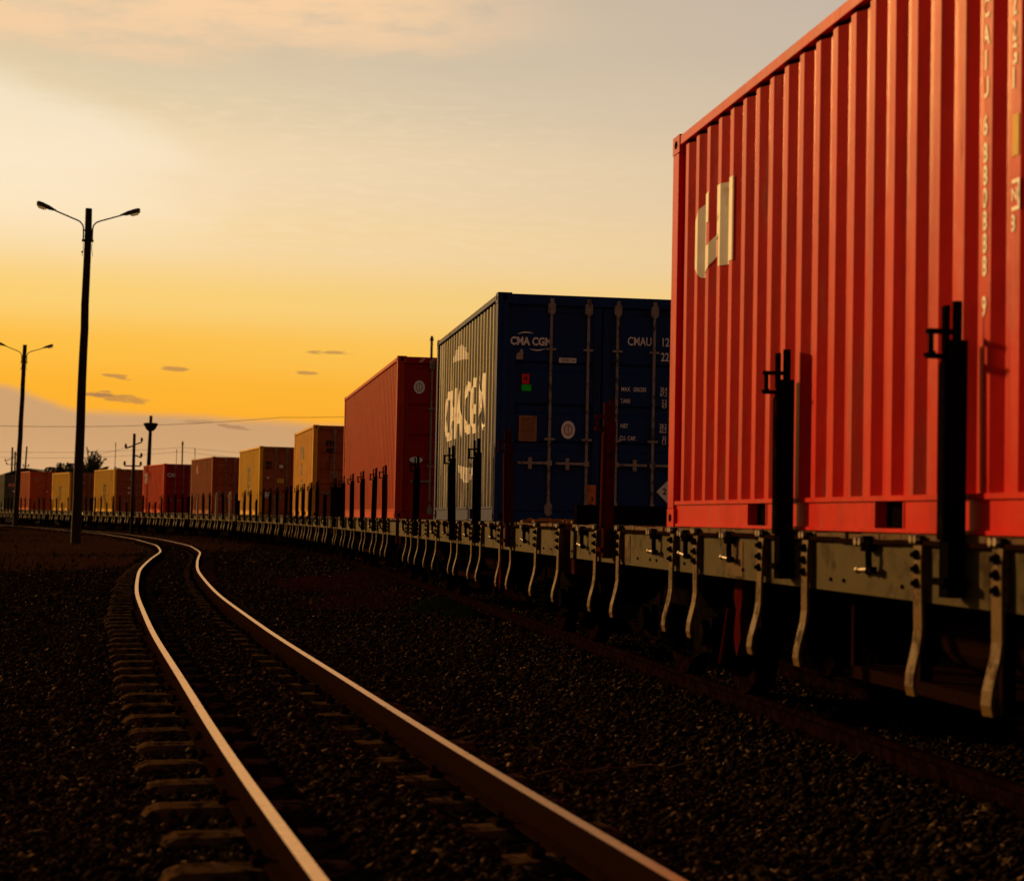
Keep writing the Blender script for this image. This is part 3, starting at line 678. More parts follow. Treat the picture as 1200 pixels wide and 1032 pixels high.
P_rdoor_shade = paint('shaded_red_door_paint', (.34, .015, .010), RUST, .12, .5)  # darker copy of the red paints with the door ends' shade painted in
DOORP = {}
P_green = paint('grey_green_container_paint', (.10, .115, .085), RUST, .15, .5)
P_org = paint('orange_red_container_paint', (.62, .10, .020), RUST, .12, .5)
DOORP.update({P_yel.name: P_ydoor_shade, P_tan.name: P_ydoor_shade, P_brick.name: P_rdoor_shade, P_rusred.name: P_rdoor_shade})
container(12.3-L20*.987, 1.04+.1597*L20*.987, L20, HS, P_red, 'nearest red container at the right edge, its sunlit ribbed side facing the shining rails', mk_c1)
container(20.85, -.187, L20, HS, P_blue, 'navy blue container with CMA CGM lettering and grey lock rods on its doors', mk_c2)
container(32.9, -2.06, L40, HH, P_rusred, 'long tall faded red container with striped door header, just beyond the navy blue one', mk_c3)
container(52.5, -5.64, L20, HS, P_tan, 'tan yellow container with black msc logo high on its door, behind the long red one', mk_msc(flag=0))
container(69.8, -9.5, L20, HS, P_yel, 'yellow container with shaded brown doors, yellow sticker and white labels, left of the tan msc one', mk_msc(flag=1))
container(83.9, -13.55, L20, HS, P_maroon, 'maroon container with orange lettering and very dark doors, between bright red and yellow ones', mk_c6)
container(97.7, -18.33, L20, HS, P_brick, 'small bright red container with white CAI letters on its shaded red door', mk_c7)
container(112, -24.0, L20, HS, P_yel, 'yellow container behind the telegraph pole, two white dots on its shaded brown door', mk_dots([(.95, 2.0, .16, .16, 'plate'), (.45, 1.72, .1, .1, 'tan'), (.92, 1.45, .12, .12, 'white'), (.92, 1.15, .14, .1, 'white'), (.5, 1.1, .14, .16, 'tan')], [('m', -.2, 1.5, 1.1, 'black'), ('sc', -.2, .95, .8, 'black')]))
container(124.9, -29.8, L20, HS, P_yel, 'yellow container seen just left of the tall thick lamp pole', mk_dots([(.95, 1.9, .14, .14, 'plate'), (.9, 1.3, .14, .14, 'tan')], [('m', 0, 1.5, 1.0, 'black'), ('sc', 0, 1.0, .8, 'black')]))
container(138.5, -36.0, L20, HH, P_org, 'small orange red container with pale edges, beside the farther lamp pole', mk_dots([(.5, 2.3, .35, .12, 'plate'), (1.7, 1.95, .12, .14, 'white'), (1.3, 1.4, .1, .1, 'white')]))
container(152.0, -41.6, L20, HH, P_green, 'grey green container with dark door at the far left end of the train', mk_dots([(.6, 2.0, .5, .25, 'hazard'), (.8, 1.5, .16, .16, 'white')]))

# ------------------------------------------------------------------ flat wagons
WZ = 1.12                             # deck top over rail head
def stake_mesh(mt, h=.94, plain=False):
    m = MB()                           # local origin: on the deck line at the sill face; y outwards
    m.box((-.045, .012, -.25), (.045, .022, h-.16)); m.box((-.045, .022, -.25), (-.035, .085, h-.16)); m.box((.035, .022, -.25), (.045, .085, h-.16))
    m.box((-.035, .073, -.25), (.035, .083, h-.22))
    m.box((-.038, .088, -.02), (.024, .106, h-.26)); m.prism([(.088, h-.26), (.106, h-.26), (.088, h-.215)], 0, -.038, .024)
    if not plain:
        m.cyl((0, .040, h-.20), (0, .040, h), .020, n=10); m.box((-.02, .078, h-.20), (.02, .098, h-.02))
        for z in (h-.225, h-.125): m.box((-.02, .05, z-.008), (.02, .165, z+.010))
        m.cyl((0, .15, h-.225), (0, .15, h-.12), .012, n=8); m.cyl((-.05, .155, h-.215), (.05, .155, h-.215), .008, n=6)
    m.box((-.062, .005, -.20), (.062, .11, -.17))
    return m.mesh('stake', mt)
STK = {k: stake_mesh(M[k]) for k in ('blackstake', 'maroon', 'plate')}
STKP = stake_mesh(M['blackstake'], .72, True)
def bracket_mesh(sg=1):
    # strap bolted to the sill, bent outwards towards its foot
    pts = [(.030, -.045), (.036, -.12), (.036, -.40), (.044, -.46), (.074, -.58), (.080, -.635), (.072, -.675)]
    m = MB(); w = .046; V = []
    th = .014
    for y, z in pts: V += [(-w, y, z), (w, y, z), (w, y-th, z), (-w, y-th, z)]
    F = [(0, 1, 2, 3), tuple(len(V)-4+i for i in (3, 2, 1, 0))]
    for i in range(len(pts)-1):
        for k in range(4): F.append((4*i+k, 4*i+4+k, 4*i+4+(k+1) % 4, 4*i+(k+1) % 4))
    m.add(V, F)
    m.box((-w+.004, .002, -.25), (w-.004, .028, -.05))
    for z in (-.085, -.145, -.205):
        m.cyl((0, .034, z), (0, .046, z), .022, n=6, mi=1); m.cyl((0, .046, z), (0, .062, z), .011, n=8, mi=1)
    for x in (-.016, .030):
        m.cyl((x, -.02, -.020), (x, .040, -.020), .016, n=10, mi=1); m.cyl((x, .036, -.020), (x, .052, -.020), .024, .017, n=12, mi=2)
    return m.mesh('stake_bracket', [M['strap'], M['darksteel'], M['pin']])
BRK = bracket_mesh()
def hook_mesh():
    m = MB()
    for x in (-.03, .025): m.cyl((x, -.03, -.030), (x, .05, -.030), .017, n=10, mi=0); m.cyl((x, .046, -.030), (x, .064, -.030), .027, .018, n=12, mi=1)
    m.box((-.06, .0, -.075), (-.015, .05, -.005)); m.box((-.11, .004, -.06), (-.05, .045, -.02))
    m.tube([(-.08, .035, -.04), (-.095, .04, -.10), (-.085, .035, -.155), (-.06, .03, -.17)], .016, 8)
    m.cyl((-.14, .035, -.160), (.06, .035, -.160), .012, n=8, mi=1); m.box((-.15, .02, -.175), (-.10, .05, -.145))
    m.cyl((.045, .035, -.160), (.065, .035, -.160), .017, n=8, mi=1)
    return m.mesh('lashing_hook', [M['darksteel'], M['pin']])
HK = hook_mesh()
def wheel_mesh():
    m = MB(); prof = [(.0, .0), (.42, .0), (.42, .09), (.455, .095), (.455, .125), (.0, .125)]
    n = 28; V = []; 
    rp_ = [(.10, -.02), (.10, .10), (.30, .05), (.34, .0), (.425, -.0), (.425, .095), (.455, .105), (.455, .125), (.33, .125), (.29, .09), (.10, .14), (.10, -.02)]
    for r_, y in rp_:
        for k in range(n): V.append((r_*math.cos(2*math.pi*k/n), y, r_*math.sin(2*math.pi*k/n)))
    F = []
    for i in range(len(rp_)-1):
        for k in range(n): F.append((i*n+k, i*n+(k+1) % n, (i+1)*n+(k+1) % n, (i+1)*n+k))
    m.add(V, F); return m.mesh('wheel', M['raildull'])  # near-black wheels: under-wagon shade is in the colour
WH = wheel_mesh()
def frame_mesh():
    m = MB()
    prof = [(-1.12, .42), (-1.05, .56), (-.80, .60), (-.45, .74), (.45, .74), (.80, .60), (1.05, .56), (1.12, .42), (1.05, .30), (.85, .32), (.42, .22), (-.42, .22), (-.85, .32), (-1.05, .30)]
    prof = [(x*.95, z-.02) for x, z in prof]
    m.prism(prof, 1, -.05, .05)
    for s in (-1, 1): m.box((s*.875-.14, -.09, .28), (s*.875+.14, .09, .52)); m.cyl((s*.875, .09, .41), (s*.875, .14, .41), .09, n=12)
    return m.mesh('side_frame', M['darksteel'])
FR = frame_mesh()
def spring_mesh():
    m = MB()
    for x in (-.16, 0, .16):
        pts = [(x+.06*math.cos(t), .10+.06*math.sin(t), .24+t/(2*math.pi)*.045) for t in [i*math.pi/4 for i in range(57)]]
        m.tube(pts, .013, 6)
    return m.mesh('coil_spring', M['darksteel'])
SP = spring_mesh()
def plates(L):
    key = ('W', round(L, 2))
    if key in cache: return cache[key]
    D = {}
    m = MB(); rr = random.Random(5); x = -L/2+.02
    while x < L/2-.25:
        w = min(rr.uniform(.20, .26), L/2-.02-x); h = rr.uniform(-.004, .004); m.box((x+.004, -1.245+rr.uniform(0, .018), WZ-.045), (x+w-.004, 1.245-rr.uniform(0, .018), WZ-.004+h)); x += w
    D['deck'] = m.mesh('deck', M['wood'])
    for k, s in (('l', 1), ('r', -1)):
        m = MB(); a, b_ = sorted((s*1.23, s*1.218)); m.box((-L/2, a, WZ-.285), (L/2, b_, WZ-.048))
        a, b_ = sorted((s*1.218, s*1.13)); m.box((-L/2, a, WZ-.285), (L/2, b_, WZ-.27)); m.box((-L/2, a, WZ-.063), (L/2, b_, WZ-.048))
        a, b_ = sorted((s*1.232, s*1.262)); x = -L/2
        while x < L/2:       # worn edge strip on top, slightly dented
            w = rr.uniform(.5, 1.1); x2 = min(x+w, L/2); z = rr.uniform(-.006, .004); m.box((x, a, WZ-.046+z), (x2-.004, b_, WZ-.026+z), 1); x = x2
        for i in range(int(L/.19)):
            xx = -L/2+.12+i*.19
            if rr.random() < .35:
                m.cyl((xx, s*1.23, WZ-.23), (xx, s*1.239, WZ-.23), .010, n=6, mi=1)
        if s == 1:
            for xx in (-L/2+3.0, L/2-5.2, L/2-2.3): m.box((xx, 1.230, WZ-.27), (xx+.34, 1.2335, WZ-.07), 2)
        D['sill'+k] = m.mesh('side_sill', [M['khaki'], M['rust'], M['wood']])
    m = MB()
    for s in (-1, 1): m.box((-L/2+.2, s*.16-.05, WZ-.50), (L/2-.2, s*.16+.05, WZ-.05))
    D['centre'] = m.mesh('centre_sill', M['darksteel'])
    m = MB(); k = -L/2+.9
    while k < L/2-.5: m.box((k-.04, -1.215, WZ-.26), (k+.04, -.215, WZ-.05)); m.box((k-.04, .215, WZ-.26), (k+.04, 1.215, WZ-.05)); k += 1.065
    D['cross'] = m.mesh('crossbeam', M['darksteel'])
    for s in (-1, 1):
        a, b_ = sorted((s*(L/2+.015), s*(L/2-.12))); D['head%d' % s] = MB().box((a, -1.216, WZ-.42), (b_, 1.216, WZ-.05)).mesh('headstock', M['maroon'])
    for s in (-1, 1):
        m = MB()
        m.box((min(s*(L/2), s*(L/2+.22)), -.09, WZ-.44), (max(s*L/2, s*(L/2+.22)), .09, WZ-.26))
        m.prism([(s*(L/2+.2), -.14), (s*(L/2+.34), -.10), (s*(L/2+.36), .02), (s*(L/2+.30), .12), (s*(L/2+.2), .14)], 2, WZ-.48, WZ-.22)
        D['coup%d' % s] = m.mesh('coupler', M['rust'])
    m = MB(); m.box((-.9, .35, WZ-.72), (.9, 1.05, WZ-.66)); m.box((-.9, .99, WZ-.72), (-.86, 1.05, WZ-.29)); m.box((.86, .99, WZ-.72), (.9, 1.05, WZ-.29)); m.box((-.02, .99, WZ-.66), (.02, 1.05, WZ-.29))
    m.cyl((-.6, .6, WZ-.50), (.5, .6, WZ-.50), .15, n=16)
    D['tank'] = m.mesh('brake_tank', M['rust'])
    cache[key] = D; return D
def wagon(y0, y1, label, pattern, lever=None, bulk=(), front_y=None):
    """y0,y1: near and far ends along the view axis"""
    s0 = float(np.interp(y0, cy, cs)); s1 = float(np.interp(y1, cy, cs))
    x0, ya, _ = on(s0, cs, cy, cx); x1, yb, _ = on(s1, cs, cy, cx); a = math.atan2(yb-ya, x1-x0); L = round(math.hypot(yb-ya, x1-x0), 2)
    root = thing('flat_wagon', label, 'wagon', ((x0+x1)/2, (ya+yb)/2, RH), a, 'flat wagons of the freight train')
    D = plates(L)
    for nm, k in (('deck', 'deck'), ('side_sill', 'sill' 'l'), ('side_sill', 'sillr'), ('centre_sill', 'centre'), ('crossbeam', 'cross'), ('headstock', 'head1'), ('headstock', 'head-1'), ('coupler', 'coup1'), ('coupler', 'coup-1'), ('brake_tank', 'tank')): link(nm, D[k], root)
    rr = random.Random(int(y0*10))
    if isinstance(pattern, dict):      # surveyed positions along the sill
        ca, sa = math.cos(a), math.sin(a); cx0, cy0 = (x0+x1)/2, (ya+yb)/2
        def loc(px, lat):
            d = px_ray(px, 608+.02*(px-600)); ox, oy = cx0-sa*lat, cy0+ca*lat; det = ca*d.y-sa*d.x
            return -(ox*d.y-oy*d.x)/det
        if lever is not None: lever = loc(lever, 1.0)
        br = [loc(p, 1.262) for p in pattern['br']]+pattern.get('brx', []); hk = [loc(p, 1.27) for p in pattern['hk']]
        pattern = [(loc(p, 1.29), k) for p, k in pattern['st']]+pattern.get('stx', [])
    else:
        br = [x+dx for x, k in pattern for dx in (-.365, .365)]; hk = [x+1.04 for x, k in pattern]
    for x in br: link('stake_bracket', BRK, root, Matrix.Translation((x+rr.uniform(-.012, .012), 1.232, WZ)) @ Matrix.Rotation(rr.uniform(-.03, .03), 4, 'Y') @ Matrix.Rotation(rr.uniform(-.02, .02), 4, 'X'))
    for x in hk:
        if abs(x) < L/2-.2: link('lashing_hook', HK, root, Matrix.Translation((x, 1.232, WZ-.01)) @ Matrix.Rotation(rr.uniform(-.12, .12), 4, 'Y'))
    for x, kind in pattern:
        for s in (1, -1):
            kd = kind if s == 1 else ('k' if rr.random() < .6 else '')
            if kd:
                me = {'k': STK['blackstake'], 'm': STK['maroon'], 'w': STK['plate'], 'p': STKP}[kd]
                T = Matrix.Translation((x, s*1.230, WZ)) @ Matrix.Rotation(0 if s == 1 else math.pi, 4, 'Z') @ Matrix.Rotation(rr.uniform(-.02, .02), 4, 'X') @ Matrix.Rotation(rr.uniform(-.015, .015), 4, 'Y')
                link('stake', me, root, T)
    for s in (-1, 1):
        bg_ = bpy.data.objects.new('bogie', None); COL.objects.link(bg_); bg_.parent = root; bg_.location = (s*(L/2-2.3), 0, 0)
        for q in (-1, 1):
            link('side_frame', FR, bg_, Matrix.Translation((0, q*.80, 0))); link('coil_spring', SP, bg_, Matrix.Translation((0, q*.80 if q > 0 else q*1.0, 0)))
            for w in (-.83, .83):
                link('wheel', WH, bg_, Matrix.Translation((w, q*.62, .425)) @ Matrix.Rotation(math.pi if q > 0 else 0, 4, 'Z'))
        m = MB().cyl((-.83, -.7, .425), (-.83, .7, .425), .07, n=10).cyl((.83, -.7, .425), (.83, .7, .425), .07, n=10).box((-.2, -.8, .45), (.2, .8, .62))
        if 'axle' not in cache: cache['axle'] = m.mesh('axle', M['darksteel'])
        link('axle', cache['axle'], bg_)
    if lever is not None:
        m = MB(); m.prism([(-.05, .88), (.06, .88), (.10, .70), (.05, .62), (.09, .45), (.02, .34), (-.06, .45), (-.04, .60), (-.10, .70)], 1, .98, 1.03)
        m.cyl((.24, 1.02, .62), (.30, 1.05, .28), .016, n=8)
        link('brake_lever', m.mesh('brake_lever', M['redlever']), root, Matrix.Translation((lever, 0, 0)))
    for x, h, z0 in bulk:
        m = MB(); m.box((x-.05, -1.22, WZ+z0), (x+.05, 1.22, WZ+h)); m.box((x-.06, 1.14, WZ-.30), (x+.06, 1.236, WZ+h-.002)); m.box((x-.06, -1.236, WZ-.30), (x+.06, -1.14, WZ+h-.002))
        link('end_bulkhead', m.mesh('end_bulkhead', M['blackstake']), root)
    return root, L, a
# first wagon: brackets surveyed by distance
def pat_from(y0, y1, items):
    s0 = float(np.interp(y0, cy, cs)); s1 = float(np.interp(y1, cy, cs)); mid = (s0+s1)/2
    out = []
    for y, k in items: out.append((float(np.interp(y+.1, ty, arclen(ty, tx))-np.interp((y0+y1)/2+.2, ty, arclen(ty, tx))), k))
    return out
wagon(1.2, 15.85, 'nearest flat wagon, carrying the ribbed red container at the right edge', dict(br=[655, 698, 725, 788, 815, 893, 943, 1075, 1168, 1480], st=[(710, 'm'), (916, 'k'), (1113, 'k'), (1560, 'k')], hk=[680, 763, 800, 850, 1010, 1290]), lever=872, bulk=[(7.20, .16, .0)])
wagon(16.45, 31.1, 'flat wagon under the navy blue container', dict(br=[477, 482, 491, 500, 512, 529, 537, 553, 564, 586, 599, 629], st=[(595, 'm'), (558, 'k'), (529, 'k'), (487, 'k')], hk=[472, 506, 520, 545, 575, 613, 644]), lever=590)
wagon(31.7, 46.3, 'flat wagon under the long faded red container', pat_from(31.7, 46.3, [(33.2, 'm'), (35.2, 'k'), (37.6, 'k'), (40.2, 'k'), (42.6, 'k'), (45.2, 'k')]))
def std(L, kinds): n = len(kinds); return [(-L/2+1.1+i*(L-2.2)/(n-1), k) for i, k in enumerate(kinds)]
wagon(46.9, 61.2, 'flat wagon under the tan yellow container', std(14.6, 'pkkkkkk'), bulk=[(-7.1, .75, 0)])
wagon(61.8, 75.8, 'flat wagon under the yellow container left of the tan one', std(14.4, 'kkkpkkp'))
wagon(76.4, 90.0, 'flat wagon under the maroon container', std(14.2, 'wkwkkwk'), bulk=[(-7.0, .85, 0)])
wagon(90.6, 104.1, 'flat wagon under the small bright red container', std(14.2, 'kkkkppk'), bulk=[(-6.9, .8, .0)])
wagon(104.7, 118.1, 'flat wagon under the yellow container behind the telegraph pole', std(14.4, 'kpkkpkk'))
wagon(118.7, 131.7, 'flat wagon under the yellow container left of the thick lamp pole', std(14.2, 'kkkwpkk'), bulk=[(-6.9, .85, 0)])
wagon(132.3, 145.2, 'flat wagon under the small orange red container', std(14.2, 'kkpkkkp'))
wagon(145.8, 159.0, 'farthest flat wagon in view, under the grey green container', std(14.4, 'kkkpkkk'))

# debris on the deck behind the nearest container
m = MB(); rr = random.Random(12)
bm_ = bmesh.new()
for i in range(170):
    y = rr.uniform(16.7, 20.4); s_ = float(np.interp(y, cy, cs)); x, y, a = on(s_, cs, cy, cx); off = rr.uniform(-1.2, 1.15)
    x -= math.sin(a)*off*1.0; y += math.cos(a)*off*.1; s = rr.uniform(.015, .05); T = Matrix.Translation((x, y, RH+WZ+s*.35)) @ Matrix.Rotation(rr.uniform(0, 6), 4, 'Z') @ Matrix.Rotation(rr.uniform(-.5, .5), 4, 'X')
    m.box((-s*1.5, -s*.7, -s*.4), (s*1.2, s*.6, s*.4), T=T)
o = thing('straw_debris', 'orange straw and bark debris scattered on the wagon deck in front of the navy blue container', 'debris', me=m.mesh('straw_debris', M['debris'])); o['kind'] = 'stuff'

# ------------------------------------------------------------------ street lamps and poles
def street_lamp(base, top, rb, rt, label, arm_dir, arm=1.55):
    base, top = Vector(base), Vector(top); ax = (top-base).normalized()
    root = thing('street_lamp', label, 'street lamp', base, 0, 'double-arm lamps beside the track')
    H = (top-base).length
    m = MB(); N = 14; rr = random.Random(H)
    m.tube([ax*(H*i/N)+Vector((rr.uniform(-.012, .012), rr.uniform(-.012, .012), 0)) for i in range(-1, N+1)], [rb*1.02]+[rb+(rt-rb)*i/N for i in range(N+1)], 14)
    link('pole', m.mesh('pole', M['pole'], True), root)
    for s in (-1, 1):
        d = Vector((arm_dir[0], arm_dir[1], 0)).normalized()*s
        b0 = ax*(H-1.25)+d*(rt+.04)
        rise = .38 if s < 0 else .34
        pts = [b0, b0+Vector((0, 0, .15)), b0+Vector((0, 0, .48)), b0+Vector((0, 0, .62))+d*.03, b0+Vector((0, 0, .74))+d*.13, b0+Vector((0, 0, .80))+d*.26, b0+Vector((0, 0, .80+rise*.8))+d*(arm*.66)]
        m = MB().tube(pts, .028, 8); m.cyl(b0+Vector((0, 0, .04))-d*.1, b0+Vector((0, 0, .04))+d*.05, .045, n=8); m.cyl(b0+Vector((0, 0, .42))-d*.1, b0+Vector((0, 0, .42))+d*.03, .03, n=8)
        a_ = link('lamp_arm', m.mesh('lamp_arm', M['lampmetal'], True), root)
        p = pts[-1]; dd = (pts[-1]-pts[-2]).normalized(); up = dd.cross(Vector((0, 0, 1)).cross(dd)).normalized()
        if up.z < 0: up = -up
        sd_ = dd.cross(up).normalized()
        T = Matrix.Translation(p) @ Matrix((( dd.x, sd_.x, up.x, 0), (dd.y, sd_.y, up.y, 0), (dd.z, sd_.z, up.z, 0), (0, 0, 0, 1)))
        h = MB()
        secs = [(-.05, .035, .0, .04), (.08, .06, -.03, .06), (.22, .10, -.055, .085), (.50, .13, -.05, .10), (.66, .11, -.03, .09), (.72, .05, .0, .06)]
        V = []
        for x, w, z0, z1 in secs: V += [T @ Vector(q) for q in ((x, -w, z0), (x, w, z0), (x, w, z1*.6), (x, w*.5, z1), (x, -w*.5, z1), (x, -w, z1*.6))]
        F = [tuple(range(6))[::-1], tuple(range(len(V)-6, len(V)))]+[(6*i+k, 6*i+(k+1) % 6, 6*i+6+(k+1) % 6, 6*i+6+k) for i in range(len(secs)-1) for k in range(6)]
        h.add(V, F); hh = link('lamp_head', h.mesh('lamp_head', M['lampmetal'], bevel=0), root)
        g = MB(); secs = [(.30, .06, -.055, -.07), (.36, .10, -.055, -.13), (.58, .10, -.05, -.15), (.70, .06, -.03, -.07)]; V = []
        for x, w, z0, z1 in secs: V += [T @ Vector(q) for q in ((x, -w, z0), (x, w, z0), (x, w*.8, z1), (x, -w*.8, z1))]
        F = [(3, 2, 1, 0), tuple(range(len(V)-4, len(V)))]+[(4*i+k, 4*i+(k+1) % 4, 4*i+4+(k+1) % 4, 4*i+4+k) for i in range(len(secs)-1) for k in range(4)]
        g.add(V, F); link('lens', g.mesh('lens', M['lens'], True), hh)
        wv = b0-Vector((0, 0, .0)); m = MB().tube([wv, wv+Vector((0, 0, -.3))-d*.01, wv+Vector((.01, 0, -.55))+d*.03], .010, 5)
        if s < 0: m.cyl(wv+Vector((0, 0, -.42))+d*.05, wv+Vector((0, 0, -.36))+d*.0, .03, n=6)
        link('loose_wire', m.mesh('loose_wire', M['cable']), root)
    return root
b1 = at_depth(88.5, 641, 69); t1 = at_depth(104.3, 244.5, 69); b1.z = min(b1.z, .06)
street_lamp(b1, t1, .19, .125, 'tall thick dark lamp pole with two arms, nearer and larger of the pair', (1, .25), 1.6)
b2 = at_depth(18, 616, 127); t2 = at_depth(29.3, 404, 127); b2.z = .06
street_lamp(b2, t2, .19, .135, 'smaller, farther lamp pole with two arms at the left edge', (1, .25), 1.6)
# high mast with floodlight ring
bt = at_depth(177, 487, 172); root = thing('floodlight_mast', 'tall thin mast with a crown of floodlights, rising behind the bright red container', 'light mast', (bt.x-.1, 172, 0))
hz = bt.z
link('pole', MB().tube([(0, 0, -.2), (.0, 0, hz*.5), (.1, 0, hz)], [.24, .20, .14], 10).mesh('pole', M['pole'], True), root)
m = MB()
n_ = 12
for k in range(n_):
    a0 = 2*math.pi*k/n_; c0, s0_ = math.cos(a0), math.sin(a0)
    T = Matrix.Translation((.1+c0*.30, s0_*.30, hz-1.25)) @ Matrix.Rotation(a0, 4, 'Z') @ Matrix.Rotation(R(28), 4, 'Y')
    m.box((-.06, -.13, 0), (.10, .13, .62), T=T)
m.cyl((.1, 0, hz-1.42), (.1, 0, hz-1.25), .28, .36, 12)
link('floodlight_ring', m.mesh('floodlight_ring', M['lampmetal']), root)
# telegraph pole with insulators, between the tracks
def telegraph(px, ytop, Y, label, group, arms, x=None, lean=0, r=.11):
    p = at_depth(px, ytop, Y); root = thing('telegraph_pole', label, 'utility pole', (p.x if x is None else x, Y, 0), 0, group); h = p.z
    link('pole', MB().tube([(0, 0, -.2), (lean*.5, 0, h*.5), (lean, 0, h)], [r, r*.85, r*.7], 10).mesh('pole', M['pole'], True), root)
    for z, x0, x1, dz in arms:
        m = MB().cyl((lean*.9+x0, 0, h-z-dz), (lean*.9+x1, 0, h-z+dz), .035, n=6); ar = link('crossarm', m.mesh('crossarm', M['pole']), root)
        for xe, sg in ((x0, -1), (x1, 1)):
            if abs(xe) < .15: continue
            zz = h-z+sg*dz
            mm = MB().cyl((lean*.9+xe, 0, zz-.02), (lean*.9+xe, 0, zz+.12), .03, n=6); mm.cyl((lean*.9+xe, 0, zz+.06), (lean*.9+xe, 0, zz+.26), .085, .05, 8); link('insulator', mm.mesh('insulator', M['cable']), ar)
    return root
telegraph(157.5, 508, 103, 'dark telegraph pole with insulators standing in front of the small yellow container', None, [(.55, 0, .42, .08), (.75, -.46, 0, .08), (1.25, -.05, .42, -.08), (1.8, -.5, .40, 0)])
telegraph(14.6, 524, 205, 'short pole with crossarms at the far left, left of the farther lamp', None, [(1.3, -.75, .3, .25), (1.9, -.6, .5, 0)], r=.14)
telegraph(27.8, 523, 205, 'thin pole leaning right, behind the orange red container', None, [(2.2, -.3, .3, 0)], lean=.35, r=.12)
def mast(px, yt, Y, label, r=.05):
    p = at_depth(px, yt, Y); o = thing('antenna_mast', label, 'mast', (p.x, Y, 0)); 
    link('mast_pole', MB().tube([(0, 0, -.2), (0, 0, p.z)], [r*1.2, r], 8).mesh('mast_pole', M['pole']), o)
    link('mast_tip', MB().cyl((0, 0, p.z), (0, 0, p.z+.4), r*1.8, r*.8, 8).mesh('mast_tip', M['cable']), o); return o
mast(135.5, 522, 210, 'very thin mast between the palm tree and the telegraph pole', .035)
mast(214, 521, 200, 'thin mast above the dark doors of the bright red container', .075)
mast(207, 530, 200, 'short faint mast just left of a taller one over the bright red container', .03)
mast(228.5, 529, 190, 'small rod rising over the corner of the maroon container', .03)
mast(17.8, 533, 207, 'short rod beside the crossarm pole at the far left', .09)
mast(506, 399, 160, 'thin antenna tower between the faded red and navy blue containers', .11)

# overhead cables
def cable(pts, sag, r, label):
    P = [at_depth(*p) for p in pts]; out = []
    for i in range(len(P)-1):
        for k in range(13 if i == len(P)-2 else 12):
            t = k/12; q = P[i].lerp(P[i+1], t); q.z -= sag*4*t*(1-t); out.append(q)
    o = thing('overhead_cable', label, 'cable', P[0]); m = MB().tube([q-P[0] for q in out], r, 5)
    link('wire', m.mesh('wire', M['cable']), o)
cable([(-80, 496, 180), (330, 489, 190), (640, 466, 200)], .6, .022, 'long thin cable running across the orange sky above the cloud bank')
cable([(-60, 527, 200), (214, 524, 200), (420, 532, 210)], .4, .014, 'upper of the faint wires low over the far containers')
cable([(-60, 533, 201), (214, 529, 201), (420, 537, 211)], .5, .014, 'lower of the faint wires low over the far containers')
cable([(120, 531, 205), (157, 521, 206)], .1, .014, 'short wire rising from the palm tree towards the telegraph pole')

# ------------------------------------------------------------------ vegetation and far building
def palm(px, ytop, Y, label):
    p = at_depth(px, ytop, Y); h = p.z; root = thing('palm_tree', label, 'palm tree', (p.x, Y, 0)); rr = random.Random(2)
    link('trunk', MB().tube([(0, 0, -.1), (.1, 0, h*.3), (.0, 0, h*.62)], [.32, .26, .22], 10).mesh('trunk', M['bark']), root)
    V = []; F = []
    def blade(a, b_, w):
        d = (b_-a).normalized(); s = d.cross(Vector((rr.uniform(-1, 1), rr.uniform(-1, 1), rr.uniform(-.3, .3)))).normalized()*w; k = len(V)
        V.extend([a-s*.6, a+s*.6, b_]); F.append((k, k+1, k+2))
    for i in range(95):
        az = rr.uniform(0, 6.283); el = rr.choice([rr.uniform(.7, 1.45), rr.uniform(.0, .8), rr.uniform(-.3, .4)]); ln = rr.uniform(.24, .40)*h
        o = Vector((rr.uniform(-.3, .3), rr.uniform(-.3, .3), h*rr.uniform(.50, .64))); d = Vector((math.cos(az)*math.cos(el), math.sin(az)*math.cos(el), math.sin(el)))
        prev = o
        for k in range(1, 9):
            t = k/8; q = o+d*ln*t+Vector((0, 0, -.32*ln*t*t*math.cos(el)*1.3)); blade(prev, q+(q-prev)*.4, .05)
            for s in range(7):
                a = prev.lerp(q, s/7); out = (d.cross(Vector((0, 0, 1))).normalized() if abs(d.z) < .99 else Vector((1, 0, 0)))*rr.choice((-1, 1))
                blade(a, a+(out*.6+d*.5+Vector((0, 0, rr.uniform(-.6, .1))))*rr.uniform(.6, 1.1)*(1.1-t*.5), .085)
            prev = q
    me = bpy.data.meshes.new('crown'); me.from_pydata([tuple(v) for v in V], [], F); me.materials.append(M['frond']); link('crown', me, root)
palm(107, 520, 175, 'bushy palm tree rising behind the far yellow containers, right of the thick lamp pole')
